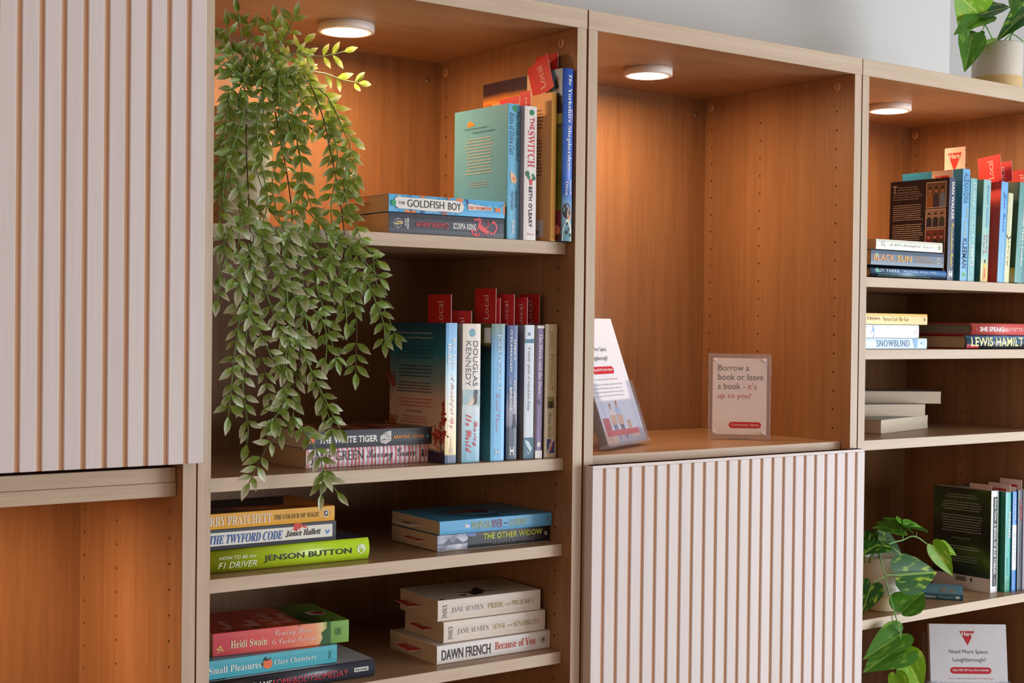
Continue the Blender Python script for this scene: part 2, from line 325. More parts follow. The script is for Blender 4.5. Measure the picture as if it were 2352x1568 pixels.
class Book:
    def __init__(s, label, group, L, T, B, spine, front=None, back=None, pages='w', hard=False, sheen=0.35, name='book'):
        s.L, s.T, s.B, s.hard = L, T, B, hard; s.lay = 0
        s.root = thing(name, (0, 0, 0), label, 'book', group)
        M = lambda c: c if isinstance(c, bpy.types.Material) else flat(c, sheen)
        front = front if front is not None else spine; back = back if back is not None else front
        t = 0.0024 if hard else 0.0004; s.bul = min(0.0045, T * 0.16) if hard else 0.0006
        o = 0.003 if hard else 0.0
        # profile in the YZ plane, from back-cover fore-edge round the spine to front-cover fore-edge
        n = 8 if hard else 4; outer = [(B, 0.0, 0), (0.004, 0.0, 0)]; arc = []
        for i in range(n + 1):
            v = i / n; arc.append((-s.bul * (1 - (2 * v - 1) ** 2) if hard else (0.0 if 0 < i < n else 0.0005), v * T))
        ec = 0.0006
        arc[0] = (arc[0][0] + (0 if hard else 0), 0.0004); arc[-1] = (arc[-1][0], T - 0.0004)
        outer = [(B, 0.0), (0.0012, 0.0)] + arc + [(0.0012, T), (B, T)]
        mid = T / 2
        inner = [(B, t), (0.0012 + t, t)] + [(y + t, t + (z / T) * (T - 2 * t)) for y, z in arc] + [(0.0012 + t, T - t), (B, T - t)]
        bm = bmesh.new(); k = len(outer)
        V = [[bm.verts.new((x, y, z)) for y, z in P] for P in (outer, inner) for x in (0.0, L)]
        o0, o1, i0, i1 = V
        for i in range(k - 1):
            mi = 0 if 1 <= i < k - 2 else (1 if i >= k - 2 else 2)
            for q in ((o0[i], o0[i + 1], o1[i + 1], o1[i]), (i0[i + 1], i0[i], i1[i], i1[i + 1]), (o0[i + 1], o0[i], i0[i], i0[i + 1]), (o1[i], o1[i + 1], i1[i + 1], i1[i])):
                f = bm.faces.new(q); f.material_index = mi
                if hard and 1 <= i < k - 2: f.smooth = True
        for q in ((o0[0], o1[0], i1[0], i0[0]), (o1[-1], o0[-1], i0[-1], i1[-1])): bm.faces.new(q)
        bmesh.ops.recalc_face_normals(bm, faces=bm.faces[:])
        s.cover = obj('cover', bm, s.root, [M(spine), M(front), M(back)])
        # page block with a slightly hollow fore-edge
        bm = bmesh.new(); e = 0.00015
        y0 = 0.0016 + t; yb = B - o - 0.0006; ns = 6; col = []
        for x in (o + e * 4, L - o - e * 4):
            row = [bm.verts.new((x, y0 if not hard else y0 - 0.001, t + e)), bm.verts.new((x, y0 if not hard else y0 - 0.001, T - t - e))]
            for i in range(ns + 1):
                v = 1 - i / ns; row.append(bm.verts.new((x, yb - (0.002 if hard else 0.0005) * (1 - (2 * v - 1) ** 2), t + e + v * (T - 2 * t - 2 * e))))
            col.append(row)
        a, c = col; m = len(a)
        bm.faces.new(a); bm.faces.new(c[::-1])
        for i in range(m): bm.faces.new((a[i], c[i], c[(i + 1) % m], a[(i + 1) % m]))
        bmesh.ops.recalc_face_normals(bm, faces=bm.faces[:])
        s.block = obj('page_block', bm, s.root, [PG[pages]])
    def place(s, face, lay):
        e = 0.00010 + 0.00006 * lay; L, T, B = s.L, s.T, s.B
        if face == 'spine':
            if s.hard: return lambda a, b: Vector((a * L, -s.bul * (1 - (2 * b - 1) ** 2) - e - 0.0001, b * T))
            return lambda a, b: Vector((a * L, -e, b * T))
        if face == 'back': return lambda a, b: Vector((L * (1 - b), B * (1 - a), -e))
        return lambda a, b: Vector((L * (1 - b), B * a, T + e))
    def text(s, txt, box_, color, kind='s', face='spine', rot=0, off=0.0, sp=1.0, name='title_lettering', shear=0.0):
        s.lay += 1; me = text_mesh(txt, kind, off, sp, shear)
        if s.hard and face == 'spine' and len(me.vertices):       # cut the letters into bands so they follow the rounded spine
            bm = bmesh.new(); bm.from_mesh(me); ys = [v.co.y for v in bm.verts]; lo, hi = min(ys), max(ys)
            for k in range(1, 9): bmesh.ops.bisect_plane(bm, geom=bm.verts[:] + bm.edges[:] + bm.faces[:], plane_co=(0, lo + (hi - lo) * k / 9, 0), plane_no=(0, 1, 0))
            bm.to_mesh(me); bm.free()
        fit_text(me, s.place(face, s.lay + 6), box_, rot)
        return obj(name, me, s.root, [flat(color, 0.5)])
    def art(s, shapes, face='spine', name='artwork'):
        """shapes: (kind, params, colour); kinds r=rect e=ellipse p=polygon l=stroke"""
        bm = bmesh.new(); mats = []; dims = {'spine': (s.L, s.T), 'back': (s.B, s.L), 'front': (s.B, s.L)}[face]
        for kind, pr, c in shapes:
            s.lay += 0.25; P = s.place(face, s.lay)
            m = c if isinstance(c, bpy.types.Material) else flat(c, 0.4)
            if m not in mats: mats.append(m)
            mi = mats.index(m); polys = []
            if kind == 'r':
                a0, a1, b0, b1 = pr; nb = 6 if (s.hard and face == 'spine') else 1
                for i in range(nb):
                    q0, q1 = b0 + (b1 - b0) * i / nb, b0 + (b1 - b0) * (i + 1) / nb
                    polys.append([(a0, q0), (a1, q0), (a1, q1), (a0, q1)])
            elif kind == 'e':
                ca, cb, ra, rb = pr; polys.append([(ca + ra * math.cos(t * math.pi / 10), cb + rb * math.sin(t * math.pi / 10)) for t in range(20)])
            elif kind == 'c':
                ca, cb, r = pr; polys.append([(ca + r / dims[0] * math.cos(t * math.pi / 10), cb + r / dims[1] * math.sin(t * math.pi / 10)) for t in range(20)])
            elif kind == 'o':                       # ring: centre, radii as fractions, stroke in metres
                ca, cb, ra, rb, w = pr
                for t in range(28):
                    q = []
                    for u, k in ((t, 0), (t + 1, 0), (t + 1, 1), (t, 1)):
                        an = u * math.pi / 14; q.append((ca + (ra + k * w / dims[0]) * math.cos(an), cb + (rb + k * w / dims[1]) * math.sin(an)))
                    polys.append(q)
            elif kind == 'p': polys.append(pr)
            elif kind == 'l':
                pts, w = pr
                for (a0, b0), (a1, b1) in zip(pts, pts[1:]):
                    dx, dy = (a1 - a0) * dims[0], (b1 - b0) * dims[1]; l = math.hypot(dx, dy) or 1; nx, ny = -dy / l * w / 2 / dims[0], dx / l * w / 2 / dims[1]
                    polys.append([(a0 + nx, b0 + ny), (a1 + nx, b1 + ny), (a1 - nx, b1 - ny), (a0 - nx, b0 - ny)])
            for q in polys:
                f = bm.faces.new([bm.verts.new(P(a, b)) for a, b in q]); f.material_index = mi
        o = obj(name, bm, s.root, mats)
        if len(shapes) > 14: o['kind'] = 'stuff'
        return o
    def blurb(s, a0, a1, b_top, b_bot, n, color, face='back', centre=False, rnd=0.12, h=0.34):
        s.lay += 1; P = s.place(face, s.lay); bm = bmesh.new(); pitch = (b_top - b_bot) / n; W = (s.B if face != 'spine' else s.L)
        for i in range(n):
            w = (a1 - a0) * (1 - random.random() * rnd); st = a0 + ((a1 - a0 - w) / 2 if centre else 0); x = st; b = b_top - (i + 0.5) * pitch
            while x < st + w:
                wl = random.uniform(0.0016, 0.0062) / W; e = min(x + wl, st + w)
                hh = pitch * h * random.uniform(0.38, 0.5)
                bm.faces.new([bm.verts.new(P(p, q)) for p, q in ((x, b - hh), (e, b - hh), (e, b + hh), (x, b + hh))])
                x = e + 0.0009 / W
        return obj('blurb_lettering', bm, s.root, [flat(color, 0.6)])
    def lie(s, x, y, z, yaw=0.0):
        s.root.location = (x, y, z + H + 0.0004); s.root.rotation_euler = (0, 0, math.radians(yaw)); return s
    def flip(s, rx, ry, z, yaw):
        """lying with the fore-edge to the room; rx, ry = front right corner as seen"""
        a = math.radians(yaw); s.root.location = (rx - s.B * math.sin(a), ry + s.B * math.cos(a), z + H + 0.0004); s.root.rotation_euler = (0, 0, a + math.pi); return s
    def stand(s, x, y, z, yaw=0.0, tilt=0.0):
        """x, y = foot of the left spine edge; yaw > 0 turns the back cover towards the camera side"""
        t = math.radians(tilt)
        M = Matrix.Rotation(math.radians(yaw), 4, 'Z') @ Matrix.Rotation(t, 4, 'Y') @ Matrix.Rotation(math.pi / 2, 4, 'Y')
        s.root.matrix_world = Matrix.Translation((x, y, z + H + s.T * max(0, math.sin(t)) + 0.0003)) @ M
        for c in s.root.children: c.location = Vector((-s.L, 0, 0))
        return s
BK = (34, 34, 38); WH = (236, 234, 230)
def flush():
    pass

# ======== unit 2, top shelf
G1 = 'books on the top shelf of the plant bookcase'
Z1, Z2, Z3, Z4 = 0.1210, -0.1956, -0.3217, -0.4802
b = Book('dark grey lying paperback with red scorpion, under the blue goldfish book', G1, 0.1905, 0.0285, 0.129, (66, 66, 76), pages='t')
b.art([('o', (0.075, 0.5, 0.029, 0.21, 0.0005), (200, 200, 205)), ('l', ([(0.03, 0.5), (0.12, 0.5)], 0.0004), (200, 200, 205)), ('l', ([(0.075, 0.22), (0.075, 0.78)], 0.0004), (200, 200, 205)),
       ('p', [(0.045, 0.46), (0.075, 0.60), (0.115, 0.58), (0.115, 0.50), (0.07, 0.42)], (222, 196, 120)), ('p', [(0.055, 0.50), (0.08, 0.55), (0.105, 0.53), (0.08, 0.48)], (90, 60, 30))], name='crosshair_emblem')
b.text('ALEX', (0.128, 0.143, 0.36, 0.74), WH, 'b', rot=90, name='series_lettering'); b.text('RIDER', (0.148, 0.164, 0.26, 0.78), WH, 'b', rot=90, name='series_lettering')
b.text('ANTHONY HOROWITZ', (0.222, 0.505, 0.36, 0.62), (208, 70, 84), 'b', name='author_lettering'); b.text('SCORPIA RISING', (0.54, 0.745, 0.36, 0.66), WH, 'b', off=0.0)
R = (236, 86, 92)
b.art([('p', [(0.76, 0.62), (0.79, 0.66), (0.84, 0.45), (0.875, 0.30), (0.84, 0.22), (0.79, 0.34), (0.765, 0.5)], R),
       ('l', ([(0.77, 0.6), (0.78, 0.80), (0.75, 0.92), (0.725, 0.84)], 0.0022), R), ('l', ([(0.78, 0.64), (0.795, 0.85), (0.765, 0.98)], 0.0018), R),
       ('l', ([(0.77, 0.5), (0.745, 0.30), (0.705, 0.38)], 0.0014), R), ('l', ([(0.705, 0.40), (0.715, 0.2), (0.735, 0.12), (0.75, 0.22)], 0.0028), R), ('l', ([(0.735, 0.12), (0.765, 0.10), (0.78, 0.25)], 0.0024), R),
       ('l', ([(0.87, 0.27), (0.90, 0.22), (0.925, 0.40), (0.93, 0.62), (0.915, 0.78), (0.89, 0.82)], 0.0028), R), ('p', [(0.895, 0.9), (0.885, 0.74), (0.905, 0.70), (0.912, 0.80)], R),
       ('l', ([(0.80, 0.6), (0.815, 0.80)], 0.0008), R), ('l', ([(0.82, 0.52), (0.855, 0.62), (0.85, 0.85)], 0.0009), R), ('l', ([(0.83, 0.48), (0.87, 0.6), (0.862, 0.8)], 0.0009), R), ('l', ([(0.82, 0.26), (0.85, 0.06)], 0.0009), R), ('l', ([(0.80, 0.3), (0.81, 0.1)], 0.0009), R)], name='scorpion_artwork')
b.blurb(0.963, 0.975, 0.66, 0.34, 3, (150, 150, 156), 'spine')
b.lie(0.2842, 0.030, Z1, 0)
b = Book('bright blue lying paperback with white title bubble, on top of the grey scorpion book', G1, 0.1920, 0.0240, 0.129, (92, 180, 230), pages='t')
ln = (60, 90, 130); org = (238, 128, 66)
sh = [('p', [(0.25, 1.0), (0.30, 1.0), (0.295, 0.83), (0.26, 0.76), (0.27, 0.9)], org), ('p', [(0.49, 1.0), (0.515, 1.0), (0.51, 0.78), (0.50, 0.80)], org), ('p', [(0.57, 1.0), (0.63, 0.98), (0.62, 0.76), (0.565, 0.8)], org),
      ('p', [(0.12, 0.0), (0.23, 0.0), (0.225, 0.13), (0.14, 0.14)], org), ('p', [(0.64, 1.0), (0.67, 0.97), (0.69, 0.62), (0.665, 0.66)], (60, 92, 150)), ('p', [(0.26, 0.0), (0.29, 0.0), (0.31, 0.18), (0.265, 0.18)], (60, 92, 150)),
      ('p', [(0.06, 0.95), (0.10, 0.98), (0.10, 0.82), (0.065, 0.8)], (170, 210, 236)), ('p', [(0.985, 0.3), (1.0, 0.2), (1.0, 0.95), (0.988, 0.8)], org), ('p', [(0.44, 0.0), (0.50, 0.0), (0.48, 0.14), (0.45, 0.2)], (200, 120, 100))]
for i in range(34):
    a = random.random() * 0.93 + 0.02; c = random.choice((0.08, 0.16, 0.88, 0.94)) if a < 0.62 else random.random() * 0.9 + 0.05
    pts = [(a, c)]
    for k in range(5): pts.append((min(0.99, max(0.01, pts[-1][0] + random.uniform(-0.010, 0.022))), min(0.97, max(0.03, pts[-1][1] + random.uniform(-0.13, 0.13)))))
    sh.append(('l', (pts, 0.00035), ln))
b.art(sh, name='line_drawing_artwork')
lab = [(0.05, 0.35), (0.045, 0.55), (0.05, 0.78), (0.075, 0.86), (0.2, 0.84), (0.3, 0.87), (0.42, 0.84), (0.55, 0.86), (0.62, 0.78), (0.635, 0.5), (0.62, 0.24), (0.58, 0.16), (0.45, 0.18), (0.33, 0.14), (0.2, 0.2), (0.08, 0.2)]
b.art([('l', (lab + lab[:1], 0.0008), ln), ('p', lab, (232, 228, 218)), ('p', [(0.665, 0.55), (0.67, 0.74), (0.88, 0.60), (0.885, 0.42), (0.67, 0.36)], (232, 222, 208)), ('p', [(0.91, 0.36), (0.96, 0.36), (0.96, 0.60), (0.91, 0.60)], org)], name='title_bubble')
b.text('THE', (0.075, 0.130, 0.44, 0.60), BK); b.text('GOLDFISH', (0.150, 0.46, 0.32, 0.74), BK, off=-0.004); b.text('BOY', (0.495, 0.605, 0.30, 0.72), BK, off=-0.004)
b.text('LISA THOMPSON', (0.675, 0.875, 0.42, 0.60), (232, 112, 60), 'b', name='author_lettering')
b.art([('c', (0.036, 0.5, 0.0042), (44, 160, 104))], name='sticker')
b.lie(0.2838, 0.030, Z1 + 0.0292, 0)

b = Book('sky blue standing paperback with plain teal back cover, green dot on its spine', G1, 0.1945, 0.0224, 0.129, (110, 182, 216), front=(110, 182, 216), back=(92, 152, 172), pages='w')
b.text('The Seven Imperfect', (0.05, 0.42, 0.60, 0.92), (60, 92, 108), 'si', off=0.004); b.text('Rules of Elvira Carr', (0.065, 0.38, 0.14, 0.50), (60, 92, 108), 'si', off=0.004)
b.text('FRANCES', (0.635, 0.76, 0.60, 0.78), (54, 66, 80), name='author_lettering'); b.text('MAYNARD', (0.645, 0.78, 0.28, 0.46), (54, 66, 80), name='author_lettering'); b.text('PICADOR', (0.855, 0.955, 0.34, 0.62), WH, 'b', name='publisher_mark')
b.art([('p', [(0.50, 0.20), (0.52, 0.55), (0.56, 0.80), (0.585, 0.62), (0.58, 0.30), (0.54, 0.22)], (238, 190, 140)), ('p', [(0.53, 0.42), (0.555, 0.6), (0.565, 0.36)], (226, 120, 70))], name='artwork')
b.art([('c', (0.032, 0.52, 0.0045), (34, 150, 92))], name='sticker')
b.art([('p', [(0.25, 0.885), (0.265, 0.905), (0.30, 0.915), (0.325, 0.905), (0.38, 0.89), (0.375, 0.875), (0.25, 0.87)], (236, 130, 40))], 'back', 'goldfish_artwork')
b.text("For anyone who doesn't quite fit in . . .", (0.20, 0.68, 0.845, 0.862), (30, 44, 50), face='back', off=0.008, name='blurb_lettering'); b.text('. . . And everyone who chooses not to', (0.31, 0.77, 0.812, 0.83), (30, 44, 50), face='back', off=0.008, name='blurb_lettering')
b.blurb(0.20, 0.74, 0.785, 0.50, 12, (170, 170, 150), centre=True, rnd=0.2); b.blurb(0.30, 0.66, 0.455, 0.40, 3, (160, 156, 140), centre=True)
b.stand(0.4803, 0.030, Z1, 3.0, 0)
b = Book('white standing paperback with red switch lettering and a potted plant drawing', G1, 0.1925, 0.0225, 0.126, (232, 224, 218), back=(176, 176, 196))
b.text('THE', (0.085, 0.175, 0.40, 0.78), (206, 60, 66), 'b'); b.text('SWITCH', (0.185, 0.455, 0.28, 0.82), (206, 60, 66), 'sb')
b.text("BETH O'LEARY", (0.60, 0.905, 0.38, 0.66), (44, 40, 60), 'b', name='author_lettering'); b.text('Quercus', (0.945, 0.965, 0.28, 0.85), (206, 110, 110), rot=90, name='publisher_mark')
b.art([('e', (0.505, 0.26, 0.022, 0.16), (46, 110, 70)), ('e', (0.53, 0.36, 0.016, 0.12), (62, 130, 84)), ('e', (0.535, 0.78, 0.018, 0.13), (46, 110, 70)), ('e', (0.515, 0.70, 0.014, 0.10), (62, 130, 84)), ('l', ([(0.52, 0.35), (0.55, 0.5)], 0.0006), (40, 90, 50)), ('l', ([(0.53, 0.72), (0.55, 0.55)], 0.0006), (40, 90, 50)), ('p', [(0.545, 0.38), (0.545, 0.68), (0.59, 0.62), (0.59, 0.44)], (206, 70, 60))], name='potted_plant_artwork')
b.art([('c', (0.047, 0.56, 0.0042), (34, 130, 72))], name='sticker')
b.stand(0.5035, 0.022, Z1, 0.5, 0)
b = Book('thin yellow-spined standing book with tan back cover and price label', G1, 0.2150, 0.0094, 0.150, (240, 178, 84), front=(214, 160, 100), back=(214, 166, 112), pages='t')
b.blurb(0.42, 0.86, 0.90, 0.76, 6, (70, 50, 40), rnd=0.05); b.blurb(0.42, 0.86, 0.70, 0.44, 11, (80, 56, 40), rnd=0.05)
b.art([('r', (0.40, 0.88, 0.03, 0.145), (206, 202, 206))] + [('r', (0.66 + 0.014 * i, 0.668 + 0.014 * i, 0.045, 0.075), (40, 40, 44)) for i in range(11)] + [('r', (0.44 + 0.016 * i, 0.450 + 0.016 * i, 0.035, 0.085), (40, 40, 44)) for i in range(8)], 'back', 'price_label')
b.stand(0.5447, 0.012, Z1, 0.3, 0)
ysp = ramp_mat('shepherdess_spine', [(0.0, (54, 96, 196)), (0.72, (74, 118, 204)), (0.80, (150, 190, 220)), (1.0, (130, 180, 190))], 0, 0.2495, 0.0)
b = Book('tall royal blue hardback by the upright, shepherdess portrait at its foot', G1, 0.2495, 0.0196, 0.196, ysp, front=(60, 100, 190), back=blotch_mat('shepherdess_back', [(40, 44, 24), (70, 84, 40), (60, 70, 44)], 14), hard=True)
b.text('The', (0.035, 0.10, 0.42, 0.72), WH, 'sbi'); b.text('Yorkshire Shepherdess', (0.115, 0.585, 0.30, 0.74), WH, 'sb'); b.text('Amanda', (0.640, 0.735, 0.62, 0.86), WH, 'sb', name='author_lettering'); b.text('Owen', (0.655, 0.735, 0.24, 0.46), WH, 'sb', name='author_lettering')
b.art([('e', (0.825, 0.40, 0.045, 0.34), (52, 36, 28)), ('e', (0.845, 0.62, 0.036, 0.22), (206, 158, 130)), ('p', [(0.79, 0.30), (0.82, 0.58), (0.85, 0.40), (0.86, 0.2)], (52, 36, 28)), ('p', [(0.875, 0.36), (0.875, 0.62), (0.93, 0.9), (1, 0.86), (1, 0.05), (0.93, 0.1)], (232, 226, 206)),
       ('e', (0.93, 0.60, 0.012, 0.1), (50, 46, 40)), ('e', (0.95, 0.4, 0.012, 0.12), (50, 46, 40)), ('e', (0.965, 0.75, 0.01, 0.1), (50, 46, 40)), ('e', (0.90, 0.42, 0.008, 0.08), (50, 46, 40))], name='portrait_artwork')
sky = ramp_mat('shepherdess_sunset', [(0.0, (52, 40, 56)), (0.07, (60, 40, 50)), (0.12, (230, 150, 70)), (0.14, (190, 90, 50)), (0.155, (40, 34, 40)), (0.3, (30, 28, 32))], 0, 0.2495, 0.012, 40)
b.art([('r', (0.0, 0.56, 0.62, 1.0), sky), ('p', [(0.0, 0.78), (0.56, 0.88), (0.56, 0.6), (0.0, 0.6)], (36, 34, 40)), ('r', (0.57, 0.86, 0.82, 1.0), (222, 186, 160)), ('p', [(0.57, 0.80), (0.86, 0.83), (0.86, 0.72), (0.57, 0.72)], (60, 60, 66)), ('p', [(0.70, 0.80), (0.69, 0.89), (0.71, 0.94), (0.73, 0.96), (0.75, 0.93), (0.74, 0.8)], (46, 44, 52)),
       ('r', (0.87, 1.0, 0.80, 1.0), (120, 150, 176)), ('p', [(0.92, 0.84), (0.91, 0.93), (0.93, 0.97), (0.96, 0.95), (0.965, 0.84)], (66, 60, 72)), ('r', (0.87, 1.0, 0.74, 0.84), (40, 36, 36)), ('r', (0.87, 1.0, 0.68, 0.74), (150, 146, 80)), ('r', (0.87, 1.0, 0.18, 0.66), blotch_mat('shepherdess_field', [(60, 74, 20), (96, 110, 36)], 40)),
       ('r', (0.87, 1.0, 0.06, 0.18), (110, 34, 54)), ('e', (0.94, 0.06, 0.05, 0.035), (196, 120, 100)), ('r', (0.87, 1.0, 0.0, 0.04), (80, 36, 40))], 'back', 'photo_collage')
b.stand(0.5563, 0.0022, Z1, 1.2, 0)

# ======== unit 2, second shelf
G2 = 'books on the second shelf of the plant bookcase'
st = ramp_mat('spy_print', [(0.0, (20, 70, 100)), (0.22, (34, 118, 140)), (0.42, (130, 150, 150)), (0.55, (206, 176, 156)), (0.9, (222, 190, 158)), (0.925, (44, 40, 66)), (1.0, (44, 40, 66))], 0, 0.1955, 0.03, 24)
b = Book('standing paperback with blue to cream back cover and red autumn leaves', G2, 0.1962, 0.0205, 0.129, ramp_mat('spy_spine', [(0, (90, 150, 200)), (0.2, (110, 180, 222)), (0.42, (206, 226, 232)), (0.62, (236, 226, 200)), (0.935, (240, 214, 150)), (0.945, (52, 62, 96)), (1, (60, 74, 110))], 0, 0.196, 0.01), front=(110, 170, 200), back=st)
b.text('RACHEL', (0.105, 0.335, 0.56, 0.86), WH, 'sb', name='author_lettering'); b.text('HORE', (0.145, 0.30, 0.16, 0.46), WH, 'sb', name='author_lettering'); b.text('A Beautiful Spy', (0.37, 0.75, 0.34, 0.76), (224, 120, 110), 'sc', off=-0.01)
b.art([('p', [(0.80, 0.5), (0.88, 0.42), (0.93, 0.30), (0.93, 0.72), (0.88, 0.58)], (222, 186, 120)), ('r', (0.935, 0.937, 0.1, 0.9), (52, 62, 96))], name='tower_artwork'); b.text('SIMON', (0.885, 0.925, 0.4, 0.72), WH, 'sb', rot=90, name='publisher_mark')
def foliage(cx, cy, rx, ry, n, col, base=(196, 70, 50)):
    return [('e', (cx + random.gauss(0, rx / 2), cy + random.gauss(0, ry / 2), random.uniform(.008, .024), random.uniform(.006, .014)), random.choice(col)) for _ in range(n)]
b.art(foliage(0.90, 0.20, 0.12, 0.08, 70, [(190, 70, 50), (170, 50, 40), (206, 96, 66)]) + foliage(0.98, 0.34, 0.05, 0.08, 24, [(190, 70, 50), (170, 50, 40)]) + foliage(0.06, 0.24, 0.1, 0.07, 40, [(190, 110, 50), (170, 80, 40)]) + foliage(0.05, 0.58, 0.08, 0.05, 26, [(180, 80, 70), (150, 80, 80)])
      + [('l', ([(0.98, 0.08), (0.92, 0.16), (0.84, 0.2)], 0.0012), (90, 50, 40)), ('l', ([(0.95, 0.08), (0.95, 0.26)], 0.001), (90, 50, 40))], 'back', 'autumn_leaf_artwork')
b.text('Minnie Gray is an ordinary young woman.', (0.17, 0.80, 0.915, 0.935), (206, 214, 214), face='back', name='blurb_lettering'); b.text('She is also a spy for the British government.', (0.15, 0.81, 0.88, 0.90), (206, 214, 214), face='back', name='blurb_lettering')
b.blurb(0.15, 0.83, 0.845, 0.735, 4, (40, 84, 104), centre=True); b.blurb(0.17, 0.80, 0.70, 0.60, 4, (44, 60, 80), centre=True); b.blurb(0.16, 0.80, 0.575, 0.49, 4, (56, 60, 84), centre=True); b.blurb(0.18, 0.80, 0.46, 0.385, 3, (196, 96, 90), centre=True); b.text('WENDY HOLDEN', (0.34, 0.62, 0.352, 0.366), (60, 50, 70), face='back', name='blurb_lettering'); b.blurb(0.24, 0.72, 0.33, 0.27, 3, (196, 96, 90), centre=True)
b.stand(0.3783, 0.030, Z2, 6.0, 0)
b = Book('thick cream to pale blue paperback with a seated girl and red script', G2, 0.1955, 0.0312, 0.126, ramp_mat('kennedy_spine', [(0, (226, 212, 196)), (0.46, (228, 220, 210)), (0.62, (206, 216, 218)), (0.80, (170, 208, 222)), (1, (120, 176, 196))], 0, 0.1955, 0.015), back=(176, 150, 138), front=(200, 200, 200))
b.text('DOUGLAS', (0.125, 0.45, 0.58, 0.84), (96, 104, 112), off=-0.006, name='author_lettering'); b.text('KENNEDY', (0.125, 0.45, 0.20, 0.46), (96, 104, 112), off=-0.006, name='author_lettering')
b.art([('e', (0.065, 0.52, 0.03, 0.17), (112, 160, 176))], name='publisher_mark'); b.art([('r', (0.475, 0.59, 0.02, 0.98), blotch_mat('kennedy_sea', [(130, 164, 170), (176, 196, 196)], 60)), ('r', (0.585, 0.60, 0.02, 0.98), (206, 216, 216)), ('e', (0.495, 0.74, 0.02, 0.12), (60, 50, 46)), ('p', [(0.49, 0.62), (0.52, 0.84), (0.58, 0.80), (0.59, 0.55), (0.56, 0.42), (0.53, 0.6)], (88, 70, 62)),
       ('p', [(0.53, 0.62), (0.54, 0.46), (0.575, 0.3), (0.585, 0.36), (0.555, 0.52), (0.57, 0.66)], (214, 190, 172)), ('p', [(0.55, 0.58), (0.59, 0.22), (0.595, 0.42), (0.58, 0.62)], (226, 206, 190))], name='seated_girl_artwork')
b.text('Leaving', (0.70, 0.885, 0.58, 0.86), (226, 60, 70), 'sc', off=0.006); b.text('the World', (0.655, 0.93, 0.22, 0.54), (226, 60, 70), 'sc', off=0.006)
b.stand(0.4062, 0.030, Z2, 0.8, 0)
b = Book('light blue paperback with a thick dark green back cover, white author name', G2, 0.1958, 0.0240, 0.128, ramp_mat('chance_spine', [(0, (110, 130, 110)), (0.12, (90, 140, 170)), (0.30, (112, 178, 222)), (1, (120, 190, 232))], 0, 0.1958, 0.03), front=(110, 170, 200), back=ramp_mat('chance_back', [(0, (80, 76, 30)), (0.14, (110, 104, 40)), (0.17, (20, 24, 28)), (0.3, (20, 60, 64)), (0.7, (40, 96, 104)), (1, (74, 140, 158))], 0, 0.1958, 0.03))
b.text('JODI PICOULT', (0.075, 0.485, 0.36, 0.72), WH, off=-0.01, name='author_lettering'); b.text('Second Chance', (0.505, 0.79, 0.36, 0.66), (206, 120, 130), 'sc', off=-0.012); b.text('H', (0.91, 0.955, 0.34, 0.60), WH, 's', rot=-90, name='publisher_mark')
b.art([('r', (0.86, 0.99, 0.86, 0.97), (214, 210, 204))], 'back', 'price_label')
b.stand(0.4549, 0.029, Z2, 0.6, 0)
b = Book('navy paperback with bold white lettering and a small figure in a hat', G2, 0.1938, 0.0192, 0.124, ramp_mat('bridge_spine', [(0, (34, 54, 116)), (0.3, (40, 90, 150)), (0.5, (56, 96, 140)), (0.62, (146, 140, 156)), (0.74, (120, 116, 140)), (0.76, (44, 60, 80)), (1, (36, 44, 60))], 0, 0.1938, 0.01), back=(28, 44, 88))
b.text('SHEILA', (0.105, 0.265, 0.60, 0.80), WH, 'b', sp=1.1, name='author_lettering'); b.text("O'FLANAGAN", (0.035, 0.34, 0.26, 0.47), WH, 'b', sp=1.15, name='author_lettering'); b.text('The', (0.36, 0.385, 0.60, 0.78), (200, 206, 220), 'si'); b.text('WOMAN', (0.405, 0.605, 0.58, 0.82), WH, 'b'); b.text('on the', (0.385, 0.44, 0.25, 0.42), (200, 206, 220), 'si'); b.text('BRIDGE', (0.46, 0.635, 0.24, 0.48), WH, 'b')
b.art([('p', [(0.665, 0.62), (0.66, 0.80), (0.675, 0.9), (0.68, 0.62)], (110, 30, 50)), ('p', [(0.68, 0.66), (0.68, 0.82), (0.76, 0.92), (0.77, 0.55)], (36, 34, 52)), ('p', [(0.90, 0.34), (0.90, 0.42), (0.925, 0.42), (0.925, 0.62), (0.90, 0.62), (0.90, 0.70), (0.965, 0.70), (0.965, 0.62), (0.94, 0.62), (0.94, 0.42), (0.965, 0.42), (0.965, 0.34)], WH)], name='figure_artwork')
b.stand(0.4852, 0.0335, Z2, 0.6, 0)
b = Book('white-spined paperback with grey back cover and teal blocks at top and foot', G2, 0.1945, 0.0178, 0.125, (214, 220, 228), back=(140, 142, 152))
b.art([('p', [(0.01, 0.05), (0.13, 0.05), (0.115, 0.4), (0.10, 0.95), (0.13, 0.95), (0.135, 0.02), (0.01, 0.02)], (90, 150, 176)), ('r', (0.105, 0.135, 0.02, 0.98), (48, 110, 140)), ('p', [(0.05, 0.25), (0.07, 0.45), (0.06, 0.3)], (60, 110, 140)), ('p', [(0.06, 0.3), (0.055, 0.5), (0.075, 0.6), (0.08, 0.35)], (70, 110, 140)), ('r', (0.84, 1.0, 0.0, 1.0), (36, 96, 122)), ('p', [(0.855, 0.1), (0.87, 0.5), (0.92, 0.85), (0.95, 0.7), (0.90, 0.3)], (206, 222, 230)), ('l', ([(0.94, 0.3), (0.965, 0.6)], 0.0006), WH), ('l', ([(0.965, 0.35), (0.945, 0.6)], 0.0006), WH)], name='artwork')
b.text('if nobody speaks of remarkable things', (0.165, 0.64, 0.28, 0.60), (86, 92, 104), 'si', off=-0.002, shear=-0.15)
b.stand(0.5158, 0.0325, Z2, 0.6, 0)
